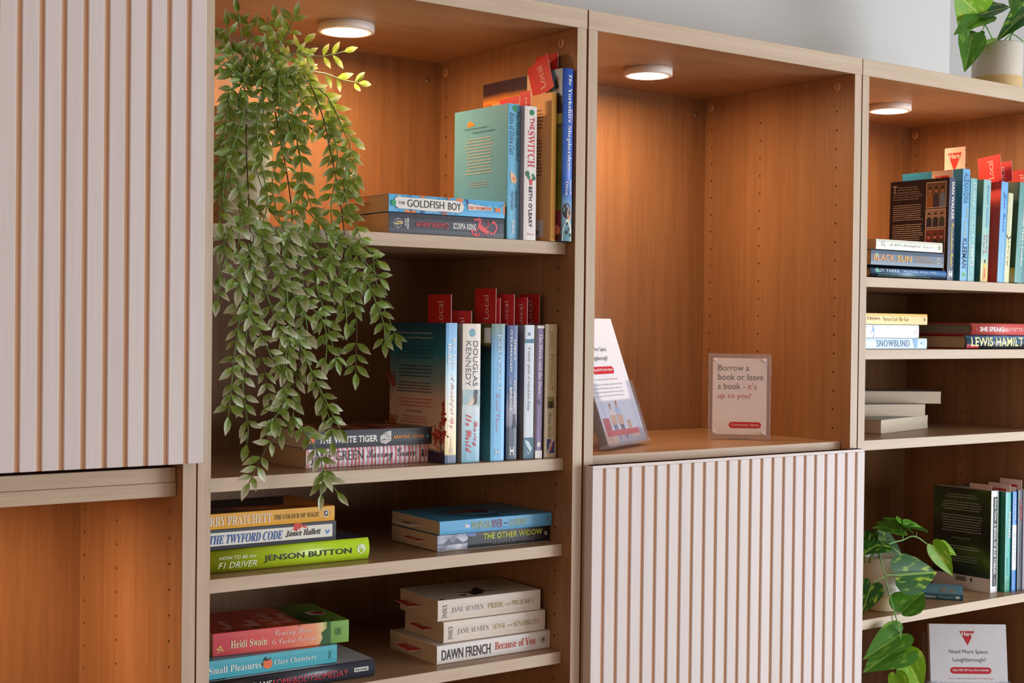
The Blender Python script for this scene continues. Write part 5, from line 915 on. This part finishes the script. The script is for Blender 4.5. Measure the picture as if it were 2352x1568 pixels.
def leaf_material(name, dark, light, tip, edge=0.35, rough=0.4, variegated=False, trans=0.25):
    m, nt, b, L = nodes(name)
    uv = nt.nodes.new('ShaderNodeUVMap'); sx = nt.nodes.new('ShaderNodeSeparateXYZ'); L(uv.outputs[0], sx.inputs[0])
    oi = nt.nodes.new('ShaderNodeObjectInfo'); tc = nt.nodes.new('ShaderNodeTexCoord')
    n = nt.nodes.new('ShaderNodeTexNoise'); n.inputs['Scale'].default_value = 3.2 if variegated else 2.0; n.inputs['Detail'].default_value = 4; n.noise_dimensions = '4D'
    mp = nt.nodes.new('ShaderNodeMapping'); mp.inputs['Scale'].default_value = (1.0, 3.0, 1) if variegated else (1, 1, 1); L(uv.outputs[0], mp.inputs['Vector']); L(mp.outputs[0], n.inputs['Vector']); L(math_(nt, 'MULTIPLY', oi.outputs['Random'], 30), n.inputs['W'])
    v = sx.outputs[1]; av = math_(nt, 'ABSOLUTE', math_(nt, 'SUBTRACT', v, 0.5))
    base = nt.nodes.new('ShaderNodeMix'); base.data_type = 'RGBA'; base.inputs['A'].default_value = lin(dark); base.inputs['B'].default_value = lin(light)
    if variegated:
        r = nt.nodes.new('ShaderNodeMapRange'); r.inputs['From Min'].default_value = 0.54; r.inputs['From Max'].default_value = 0.70; L(n.outputs['Fac'], r.inputs['Value']); L(r.outputs['Result'], base.inputs['Factor'])
    else: L(n.outputs['Fac'], base.inputs['Factor'])
    out = base.outputs['Result']
    if tip is not None:
        f = math_(nt, 'ADD', math_(nt, 'MULTIPLY', sx.outputs[0], 1.0), math_(nt, 'MULTIPLY', av, 0.9)); f = math_(nt, 'ADD', f, math_(nt, 'MULTIPLY', math_(nt, 'SUBTRACT', oi.outputs['Random'], 0.5), 0.45))
        r = nt.nodes.new('ShaderNodeMapRange'); r.inputs['From Min'].default_value = edge; r.inputs['From Max'].default_value = 1.25; L(f, r.inputs['Value'])
        m2 = nt.nodes.new('ShaderNodeMix'); m2.data_type = 'RGBA'; L(r.outputs['Result'], m2.inputs['Factor']); L(out, m2.inputs['A']); m2.inputs['B'].default_value = lin(tip); out = m2.outputs['Result']
    # pale midrib
    mr = nt.nodes.new('ShaderNodeMapRange'); mr.inputs['From Min'].default_value = 0.0; mr.inputs['From Max'].default_value = 0.030; mr.inputs['To Min'].default_value = 0.45; mr.inputs['To Max'].default_value = 0.0; L(av, mr.inputs['Value'])
    m3 = nt.nodes.new('ShaderNodeMix'); m3.data_type = 'RGBA'; L(mr.outputs['Result'], m3.inputs['Factor']); L(out, m3.inputs['A']); m3.inputs['B'].default_value = lin([min(255, x + 40) for x in light]); out = m3.outputs['Result']
    L(out, b.inputs['Base Color']); b.inputs['Roughness'].default_value = rough; b.inputs['Specular IOR Level'].default_value = 0.5 if tip else 0.22
    tl = nt.nodes.new('ShaderNodeBsdfTranslucent'); L(out, tl.inputs[0]); mx = nt.nodes.new('ShaderNodeMixShader'); mx.inputs[0].default_value = trans
    L(b.outputs[0], mx.inputs[1]); L(tl.outputs[0], mx.inputs[2]); L(mx.outputs[0], nt.nodes['Material Output'].inputs['Surface'])
    return m
def leaf_rows(outline, fold, droop, cup=0.0, wave=0.0, serr=0.0):
    """outline: (x, halfwidth) pairs; returns verts rows for bmesh"""
    rows = []
    for i, (x, w) in enumerate(outline):
        ww = w * (1 + (serr if i % 2 else -serr)); row = []
        for k in (-1, -0.5, 0, 0.5, 1):
            y = k * ww; z = fold * abs(y) - droop * max(0, x) ** 2 - cup * y * y * 4 + wave * math.sin(x * 9 + k * 2) * abs(k)
            row.append((x, y, z, x, 0.5 + k * 0.5 * (w / 0.5 if w < 0.5 else 1)))
        rows.append(row)
    return rows
def leaf_mesh(name, rows, mat, back=None):
    bm = bmesh.new(); uvl = bm.loops.layers.uv.new('UVMap'); V = []; U = {}
    for r in rows:
        vr = []
        for x, y, z, u, v in r:
            q = bm.verts.new((x, y, z)); U[q] = (u, v); vr.append(q)
        V.append(vr)
    for a, b_ in zip(V, V[1:]):
        for i in range(len(a) - 1):
            f = bm.faces.new((a[i], b_[i], b_[i + 1], a[i + 1])); f.smooth = True
    bmesh.ops.remove_doubles(bm, verts=bm.verts[:], dist=1e-5)
    for f in bm.faces:
        for l in f.loops:
            if l.vert in U: l[uvl].uv = U[l.vert]
    me = bpy.data.meshes.new(name); bm.to_mesh(me); bm.free(); me.materials.append(mat); return me
def orient(o, base, d, n, length, width=None):
    d = d.normalized(); s = n.cross(d).normalized(); n2 = d.cross(s).normalized(); w = width or length
    M = Matrix(((d.x * length, s.x * w, n2.x * length, base.x), (d.y * length, s.y * w, n2.y * length, base.y), (d.z * length, s.z * w, n2.z * length, base.z), (0, 0, 0, 1)))
    return M

# --- trailing plant in the tall pale pot
VL = leaf_material('trailing_leaf', (88, 122, 32), (150, 174, 72), (252, 248, 230), edge=0.37, rough=0.34, trans=0.30)
STEMM = blotch_mat('vine_stem', [(86, 116, 50), (110, 140, 66)], 60, 0.6); STEMB = flat((84, 66, 44), 0.7)
OUT = [(0.0, 0.012), (0.08, 0.07), (0.2, 0.145), (0.34, 0.19), (0.48, 0.195), (0.62, 0.17), (0.76, 0.12), (0.88, 0.062), (0.96, 0.022), (1.0, 0.002)]
leafm = [leaf_mesh('trailing_leaf', leaf_rows(OUT, f, d, 0, w, 0.05), VL) for f, d, w in ((0.35, 0.10, 0), (0.25, 0.22, .01), (0.5, 0.05, 0), (0.3, -0.08, .012), (0.2, 0.32, 0), (0.45, 0.16, .01))]
PX, PY = 0.1290, 0.1650
tp = thing('trailing_plant', (PX, PY, H + Z1 + 0.0005), 'artificial trailing plant with pale-tipped leaves in a tall cream pot', 'plant')
pg_ = speckle('cream_crackle_glaze', (206, 200, 170), (180, 172, 140), 0.12, 40, 0.62)
pot(tp, 0.0440, 0.0400, 0.1660, [pg_], 0.0, 0.004, 0.012)
vines = [  # px path, y at start, y at end, leaf side density
 ([(640, 170), (679, 165), (710, 191), (740, 264), (763, 367), (782, 467), (794, 566), (805, 667), (817, 720), (819, 774), (817, 824), (817, 858)], .13, -.012),
 ([(600, 200), (625, 230), (645, 329), (660, 406), (671, 498), (668, 562), (675, 694), (679, 751), (690, 820), (671, 904), (671, 966), (622, 1015), (595, 1061), (572, 1110)], .12, -.022),
 ([(560, 200), (566, 237), (566, 344), (572, 478), (577, 597), (572, 660), (568, 744), (572, 774), (599, 820), (614, 889), (625, 935), (633, 966)], .11, -.010),
 ([(650, 190), (733, 207), (765, 245), (786, 295), (805, 344), (790, 420), (800, 480), (813, 509), (828, 547), (855, 590), (862, 640), (878, 700), (900, 750), (909, 772)], .13, -.010),
 ([(600, 170), (664, 165), (710, 165), (748, 170), (786, 184), (824, 191)], .14, .16),
 ([(600, 170), (652, 134), (679, 122), (729, 130), (763, 126), (790, 119)], .13, .12),
 ([(590, 180), (633, 120), (648, 100), (632, 70), (630, 45)], .14, .12), ([(600, 160), (640, 110), (662, 75), (676, 40)], .12, .08),
 ([(560, 180), (556, 120), (552, 70), (546, 30)], .14, .10), ([(560, 180), (530, 110), (522, 60)], .12, .08), ([(570, 180), (540, 120), (508, 100), (498, 85)], .13, .08), ([(580, 190), (600, 120), (612, 60), (618, 40)], .15, .14),
 ([(560, 190), (520, 130), (505, 120)], .10, .06), ([(560, 200), (520, 150), (500, 160)], .12, .05),
 ([(600, 200), (560, 130), (580, 80), (570, 60)], .12, .12), ([(600, 210), (650, 150), (700, 100)], .13, .13), ([(600, 210), (660, 200), (730, 220), (758, 235)], .12, .12),
 ([(520, 590), (507, 629), (499, 690)], .02, .004), ([(540, 500), (520, 550), (505, 600), (500, 640)], .03, .012),
 ([(580, 560), (560, 629), (549, 732), (537, 828), (530, 904), (524, 958)], .01, .006),
 ([(577, 610), (572, 690), (558, 866), (562, 927), (570, 989), (566, 1022)], .006, .008),
 ([(596, 500), (606, 560), (625, 621), (656, 652), (683, 682), (725, 717), (744, 744), (750, 790), (748, 830)], .02, -.012),
 ([(700, 560), (721, 621), (729, 667), (744, 713), (752, 751), (773, 828)], .01, -.006),
 ([(679, 751), (694, 805), (725, 874), (748, 939), (759, 973), (763, 1015)], -.01, -.016), ([(725, 874), (752, 930), (780, 985)], -.012, -.02),
 ([(668, 740), (660, 797), (648, 866), (652, 924), (618, 977)], -.006, -.012),
 ([(671, 950), (683, 973), (713, 1012), (733, 1050), (744, 1080), (757, 1108), (774, 1130)], -.016, -.026), ([(744, 1080), (740, 1110), (738, 1135)], -.022, -.026),
 ([(570, 560), (587, 629), (606, 660), (625, 713), (645, 765)], .01, -.006), ([(572, 690), (576, 725), (606, 782), (625, 824), (645, 850)], .0, -.01),
 ([(794, 590), (809, 629), (844, 652), (863, 694), (880, 740), (884, 785)], .004, -.012),
 ([(610, 190), (625, 199), (664, 268), (687, 344), (698, 421), (725, 498), (748, 536), (760, 600)], .12, .0),
 ([(545, 200), (526, 218), (518, 287), (503, 364), (502, 440), (505, 510)], .09, .03), ([(550, 230), (541, 260), (537, 344), (530, 421), (553, 498), (545, 570)], .10, .02),
 ([(690, 230), (710, 268), (683, 325), (694, 383), (687, 459), (664, 530), (650, 600)], .11, .0),
 ([(740, 264), (758, 300), (775, 350), (770, 410), (760, 480), (765, 540), (752, 600), (770, 660)], .10, .0),
 ([(700, 200), (745, 240), (768, 280), (790, 300), (812, 320)], .12, .11), ([(763, 367), (790, 380), (812, 405)], .08, .07), ([(782, 467), (800, 430), (815, 445)], .05, .05),
 ([(600, 230), (590, 300), (600, 380), (615, 460), (600, 540), (620, 600), (640, 660)], .10, .0),
 ([(660, 300), (640, 360), (625, 430), (640, 500), (665, 560), (690, 620), (700, 680)], .10, -.004),
 ([(558, 480), (590, 540), (620, 570), (650, 610), (664, 660), (690, 700), (705, 750), (700, 800)], .02, -.010),
 ([(700, 480), (740, 520), (780, 560), (810, 600), (800, 650), (815, 700)], .02, -.006), ([(640, 520), (610, 580), (560, 600), (535, 640)], .02, .0),
 ([(700, 500), (680, 560), (720, 600), (760, 640), (790, 690), (796, 740)], .02, -.008), ([(620, 480), (650, 520), (700, 540), (740, 580), (770, 610), (800, 640)], .03, .0),
 ([(560, 260), (540, 320), (520, 380), (512, 450), (520, 520), (510, 570)], .06, .02), ([(545, 420), (570, 500), (600, 560), (560, 620), (550, 660)], .03, .004),
 ([(640, 620), (660, 680), (650, 740), (664, 800), (655, 850)], -.004, -.010), ([(748, 536), (790, 560), (840, 580), (868, 600)], .0, -.006), ([(800, 560), (845, 610), (872, 640)], .0, -.008)]
rnd = random.Random(11)
for _ in range(2):
    x0 = rnd.uniform(530, 720); y0 = rnd.uniform(150, 240); ex = rnd.uniform(505, 830); ey = rnd.uniform(430, 700) - abs(ex - 660) * 0.3
    vines.append(([(x0, y0), (x0 * .6 + ex * .4 + rnd.uniform(-20, 20), y0 * .75 + ey * .25), (ex + rnd.uniform(-25, 25), y0 * .45 + ey * .55), (ex + rnd.uniform(-15, 15), ey * .8 + y0 * .2), (ex, ey)], rnd.uniform(.09, .14), rnd.uniform(.0, .03) if ey > 520 else rnd.uniform(.03, .1)))
for _ in range(6):
    a = rnd.uniform(-1.5, 1.3); r = rnd.uniform(60, 120); vines.append(([(580 + rnd.uniform(-30, 40), 190), (590 + r * .5 * math.sin(a), 180 - r * .55 * math.cos(a)), (590 + r * math.sin(a), 185 - r * math.cos(a) * 0.9 + rnd.uniform(0, 40))], rnd.uniform(.1, .16), rnd.uniform(.07, .19)))
for _ in range(7):
    x0 = rnd.uniform(540, 640); x1 = x0 + rnd.uniform(-55, 90); x1 = max(505, x1); vines.append(([(x0, 195), ((x0 + x1) / 2, 190 + rnd.uniform(-25, 15)), (x1, 240 + rnd.uniform(-20, 20)), (x1 + rnd.uniform(-12, 12), rnd.uniform(280, 390))], rnd.uniform(.10, .13), rnd.uniform(.07, .11)))
leaves = []
def clampx(p):
    lo = 0.022
    if p.x < lo and p.y > -0.004: p.x = lo + rnd.uniform(0, 0.004)
    return p
for vi, (path, ya, yb) in enumerate(vines):
    pp = smooth_path(path, 12); n = len(pp); W3 = []
    for i, p in enumerate(pp):
        t = i / max(1, n - 1)
        # hang just in front of the shelf edges once below the top shelf
        y = ya + (yb - ya) * min(1, (t ** 0.8))
        w = at(p.x, p.y, y)
        if w.z < H + Z1 + 0.016 and w.y > 0.012: w = at(p.x, p.y, 0.010)
        W3.append(clampx(w))
    bm = bmesh.new(); tube(bm, W3, 0.0011, 0.0007, 5)
    st = obj('stem', bm, tp, [STEMB if vi in (0, 1, 2) else STEMM]); st.matrix_parent_inverse = Matrix.Translation((-PX, -PY, -(H + Z1)))
    k = rnd.randint(0, 1)
    i = 1.0
    while i < n - 1:
        j = int(i); p = W3[j]; d = (W3[min(j + 1, n - 1)] - W3[j - 1]).normalized()
        view = (CP - p).normalized(); side = view.cross(d).normalized()
        for s in (-1, 1):
            if rnd.random() < 0.10: continue
            ang = math.radians(rnd.uniform(32, 62)); dd = d * math.cos(ang) + side * s * math.sin(ang) + view * rnd.uniform(-0.35, 0.5) + Vector((0, 0, -0.12))
            nn = (view + side * s * rnd.uniform(-0.7, 0.5) + Vector((rnd.uniform(-.4, .4), 0, rnd.uniform(-.2, .6)))).normalized()
            leaves.append((p + dd.normalized() * 0.0015, dd.normalized(), nn, rnd.uniform(0.0175, 0.0245)))
        i += rnd.uniform(2.0, 2.8)
    d = (W3[-1] - W3[-2]).normalized(); v = (CP - W3[-1]).normalized()
    leaves.append((W3[-1], d, (v + Vector((rnd.uniform(-.4, .4), 0, rnd.uniform(-.2, .3)))).normalized(), rnd.uniform(0.020, 0.026)))
def ok(l):
    q = l[0] + l[1] * l[3]
    if q.x < 0.0185 and max(q.y, l[0].y) > -0.005: return False
    if q.z > H + TB - 0.002: return False
    for p_ in (l[0], q, l[0] + l[1] * l[3] * 0.5):
        if p_.y > 0.013 and any(a_ - 0.008 < p_.z - H < b_ + 0.008 for a_, b_ in ((0.103, 0.121), (-0.2131, -0.1956), (-0.3391, -0.3217))): return False
        if p_.y > 0.05 and p_.z - H < Z2 + 0.052: return False
    return True
leaves = [l for l in leaves if ok(l)]
leaves.sort(key=lambda l: (l[0] - CP).length - l[3] * 4)
inv = Matrix.Translation((-PX, -PY, -(H + Z1)))
for i, (b0, d, nn, ln_) in enumerate(leaves[:290]):
    o = bpy.data.objects.new('leaf', leafm[i % 6]); COL.objects.link(o); o.parent = tp; o.matrix_basis = inv @ orient(o, b0, d, nn, ln_, ln_ * rnd.uniform(0.9, 1.15))
bmj = bmesh.new(); uvl = bmj.loops.layers.uv.new('UVMap')
import array
verts = []; faces = []; uvs = []
for i, (b0, d, nn, ln_) in enumerate(leaves[290:]):
    me = leafm[i % 6]; M = inv @ orient(None, b0, d, nn, ln_, ln_ * rnd.uniform(0.9, 1.15)); o0 = len(verts)
    verts += [M @ v.co for v in me.vertices]; ul = me.uv_layers[0].data
    for p in me.polygons:
        faces.append([o0 + v for v in p.vertices]); uvs += [tuple(ul[l].uv) for l in p.loop_indices]
bmj.free()
me = bpy.data.meshes.new('leaf_mass'); me.from_pydata(verts, [], faces); ul = me.uv_layers.new(name='UVMap')
for k_, u in enumerate(uvs): ul.data[k_].uv = u
for p in me.polygons: p.use_smooth = True
me.materials.append(VL); o = obj('leaf_mass', me, tp); o['kind'] = 'stuff'; o['label'] = 'inner mass of small pale-tipped leaves'

# --- pothos plants
PD = leaf_material('pothos_leaf_dark', (36, 84, 22), (166, 190, 60), None, rough=0.42, variegated=True, trans=0.2)
PB = leaf_material('pothos_leaf_bright', (122, 172, 34), (190, 212, 90), None, rough=0.42, variegated=True, trans=0.35)
PM = leaf_material('pothos_leaf_mid', (74, 128, 32), (142, 180, 66), None, rough=0.42, variegated=True, trans=0.25)
HEART = [(-0.13, 0.10), (-0.15, 0.20), (-0.11, 0.32), (-0.02, 0.40), (0.10, 0.445), (0.24, 0.44), (0.38, 0.395), (0.52, 0.325), (0.66, 0.24), (0.78, 0.16), (0.89, 0.08), (0.96, 0.03), (1.0, 0.002)]
def heart_rows(fold, droop, cup):
    rows = []
    for i, (x, w) in enumerate(HEART):
        row = []
        for k in (-1, -0.75, -0.5, -0.25, 0, 0.25, 0.5, 0.75, 1):
            xx = x if x > 0.1 else (0.0 + (x - 0.0) * (abs(k) ** 0.8) if x < 0 else x)      # notch at the stalk
            y = k * w; z = fold * abs(y) - droop * max(0, xx) ** 2 - cup * y * y * 2 + 0.006 * math.sin(xx * 22 + abs(k) * 3) * abs(k)
            row.append((xx, y, z, xx, 0.5 + y))
        rows.append(row)
    return rows
HM = {}
def pothos_leaf(root, base, tip, wfac, mat, tilt=(0, 0), fold=0.25, droop=0.12, cup=0.1, roll=0.0, label=None):
    key = (mat.name, round(fold, 2), round(droop, 2), round(cup, 2))
    if key not in HM: HM[key] = leaf_mesh('pothos_leaf', heart_rows(fold, droop, cup), mat)
    d = tip - base; ln_ = d.length; view = (CP - base).normalized(); side = view.cross(d.normalized())
    n = (view + side * tilt[0] + Vector((0, 0, tilt[1]))).normalized()
    o = bpy.data.objects.new('leaf', HM[key]); COL.objects.link(o); o.parent = root
    o.matrix_basis = Matrix.Translation(-root.location) @ orient(o, base, d, n, ln_, ln_ * wfac)
    return o
def stem(root, pts, r=0.0014, mat=None):
    W3 = smooth_path([tuple(p) for p in pts], 0.006); bm = bmesh.new(); tube(bm, W3, r, r * 0.8, 7)
    o = obj('stem', bm, root, [mat or STEMG]); o.matrix_parent_inverse = Matrix.Translation(-root.location); return o
STEMG = flat((120, 168, 92), 0.45)
A = lambda x, y, Y: at(1975 + x / 4.75, 1090 + y / 4.75, Y)          # crop coordinates of the lower plant
c = atz(2019, 1388, ZD)
p4 = thing('potted_pothos', (1.3560, 0.0700, H + ZD + 0.0003), 'variegated heart-leaf plant in a white and beige pot, trailing over the shelf', 'plant', 'heart-leaf plants in two-tone pots')
pot(p4, 0.0385, 0.0325, 0.0960, [speckle('white_glaze', (240, 238, 232), (222, 218, 206), 0.35), flat((222, 206, 170), 0.6)], 0.032, 0.003, 0.012)
f = 0.05
pothos_leaf(p4, A(385, 540, f), A(140, 500, .10), 0.55, PM, (0, 1.6), 0.2, 0.1)
pothos_leaf(p4, A(400, 530, .06), A(492, 480, .08), 1.2, PM, (0, 1.5), 0.2, 0.05)
pothos_leaf(p4, A(470, 610, f), A(140, 555, .08), 0.62, PM, (0.2, 1.0), 0.3, 0.12)
pothos_leaf(p4, A(520, 580, .04), A(760, 615, .05), 0.45, PM, (0, 1.2), 0.4, 0.05)
pothos_leaf(p4, A(430, 530, .04), A(600, 640, .05), 0.55, PM, (0, 0.9), 0.3, 0.05)
pothos_leaf(p4, A(205, 765, .05), A(390, 790, .03), 0.85, PD, (0.1, 0.9), 0.1, 0.15)
pothos_leaf(p4, A(205, 765, .05), A(50, 810, .03), 0.9, PD, (-0.1, 0.8), 0.1, 0.2)
pothos_leaf(p4, A(200, 690, .12), A(478, 868, .10), 0.75, PD, (0.3, 0.1), 0.2, 0.1)
pothos_leaf(p4, A(120, 640, .13), A(100, 860, .12), 0.8, PD, (0.0, 0.3), 0.2, 0.1)
pothos_leaf(p4, A(800, 775, .02), A(1035, 1118, .005), 0.56, PB, (0.15, 0.1), 0.35, 0.1)
pothos_leaf(p4, A(890, 785, .03), A(1072, 868, .02), 0.85, PB, (0.2, 0.7), 0.3, 0.1)
pothos_leaf(p4, A(425, 1095, .01), A(895, 1048, .0), 0.78, PD, (-0.1, 0.2), 0.15, 0.12)
pothos_leaf(p4, A(125, 1200, .02), A(20, 1510, .01), 0.95, PD, (0.0, 0.1), 0.15, 0.1)
pothos_leaf(p4, A(455, 1495, -.004), A(708, 1250, .004), 0.85, PM, (0.3, 0.2), 0.45, 0.1)
pothos_leaf(p4, A(445, 1740, -.01), A(55, 1990, -.006), 0.66, PM, (0.1, 0.3), 0.3, 0.1)
pothos_leaf(p4, A(470, 1860, -.016), A(70, 2115, -.012), 0.85, PM, (0.0, 0.2), 0.25, 0.15)
pothos_leaf(p4, A(480, 1975, -.02), A(715, 2375, -.016), 0.66, PB, (0.2, 0.1), 0.3, 0.1)
pothos_leaf(p4, A(395, 2175, -.02), A(500, 2480, -.02), 0.66, PB, (0.0, 0.1), 0.3, 0.1)
stem(p4, [A(215, 960, .06), A(200, 800, .045), A(230, 930, .03), A(290, 1180, .01), A(350, 1400, -.002), A(385, 1520, -.008), A(420, 1650, -.012), A(440, 1760, -.014), A(435, 1870, -.018), A(470, 1960, -.02)][1:], 0.0013)
stem(p4, [A(215, 960, .07), A(205, 870, .055), A(200, 790, .048)], 0.0012)
stem(p4, [A(100, 960, .07), A(140, 860, .06), A(330, 750, .05), A(470, 710, .045), A(560, 670, .04), A(640, 690, .035), A(740, 760, .03), A(800, 780, .022)], 0.0016)
stem(p4, [A(470, 700, .045), A(460, 610, .05), A(400, 535, .055)], 0.0011); stem(p4, [A(610, 680, .04), A(622, 620, .045)], 0.001); stem(p4, [A(470, 650, .046), A(510, 600, .045)], 0.0009)
stem(p4, [A(270, 1110, .014), A(330, 1090, .012), A(425, 1097, .01)], 0.0010); stem(p4, [A(268, 1110, .014), A(190, 1150, .018), A(125, 1205, .02)], 0.0009)
stem(p4, [A(375, 1500, -.008), A(420, 1515, -.006), A(455, 1495, -.004)], 0.0009); stem(p4, [A(372, 1500, -.008), A(350, 1540, -.008), A(352, 1570, -.006), A(440, 1740, -.010)], 0.0009)
stem(p4, [A(470, 1960, -.02), A(420, 2060, -.02), A(395, 2175, -.02)], 0.0011); stem(p4, [A(445, 1870, -.018), A(440, 1850, -.016), A(465, 1862, -.016)], 0.0009)
stem(p4, [A(60, 960, .07), A(50, 880, .08), A(110, 650, .12)], 0.0011); stem(p4, [A(150, 960, .08), A(150, 850, .10), A(190, 700, .12)], 0.0011)

B_ = lambda x, y, Y: at(1960 + x / 2.306, y / 2.306, Y)                # crop coordinates of the upper plant
tx_, ty_ = 1.7820, 0.1500
p5 = thing('potted_pothos', (1.7830, 0.1500, H + TOP + 0.0003), 'heart-leaf plant in a beige pot standing on top of the rightmost bookcase', 'plant', 'heart-leaf plants in two-tone pots')
pot(p5, 0.0500, 0.0492, 0.1180, [speckle('beige_glaze', (206, 196, 180), (168, 158, 140), 0.5, 300, 0.68), flat((206, 172, 116), 0.7)], 0.050, 0.005, 0.014)
pothos_leaf(p5, B_(660, 70, .12), B_(545, -40, .10), 1.05, PB, (0.1, 0.2), 0.2, 0.1)
pothos_leaf(p5, B_(672, 82, .12), B_(850, 12, .12), 0.42, PD, (0.1, 0.5), 0.3, 0.1)
pothos_leaf(p5, B_(690, 90, .12), B_(550, 155, .10), 0.5, PM, (0.2, 0.5), 0.3, 0.12)
pothos_leaf(p5, B_(625, 195, .08), B_(595, 372, .06), 0.72, PM, (0.3, 0.1), 0.35, 0.08)
pothos_leaf(p5, B_(655, 182, .09), B_(628, 260, .08), 0.8, PD, (-0.3, 0.3), 0.4, 0.1)
pothos_leaf(p5, B_(705, 235, .12), B_(670, 208, .16), 0.9, PB, (0, 0.6))
pothos_leaf(p5, B_(905, 75, .10), B_(770, 198, .08), 0.42, PD, (0.2, 0.3), 0.4, 0.1)
pothos_leaf(p5, B_(850, 10, .10), B_(850, 90, .08), 0.5, PM, (0.2, 0.2), 0.4, 0.1)
pothos_leaf(p5, B_(880, 30, .12), B_(980, -60, .12), 0.9, PD, (0.1, 0.4))
stem(p5, [B_(760, 260, .14), B_(745, 225, .13), B_(715, 160, .12), B_(685, 112, .12), B_(692, 90, .12), B_(660, 70, .12)], 0.0016)
stem(p5, [B_(825, 250, .13), B_(835, 190, .12), B_(868, 80, .11), B_(852, 10, .10)], 0.0016); stem(p5, [B_(800, 250, .13), B_(800, 215, .12), B_(845, 182, .11), B_(904, 220, .10), B_(950, 230, .1)], 0.0014)
stem(p5, [B_(830, 250, .13), B_(830, 200, .12), B_(880, 130, .11), B_(905, 75, .10)], 0.0014); stem(p5, [B_(686, 112, .12), B_(690, 150, .11), B_(655, 182, .09), B_(625, 195, .08)], 0.0011)

bpy.data.objects.remove(TOB); bpy.data.curves.remove(TCV)
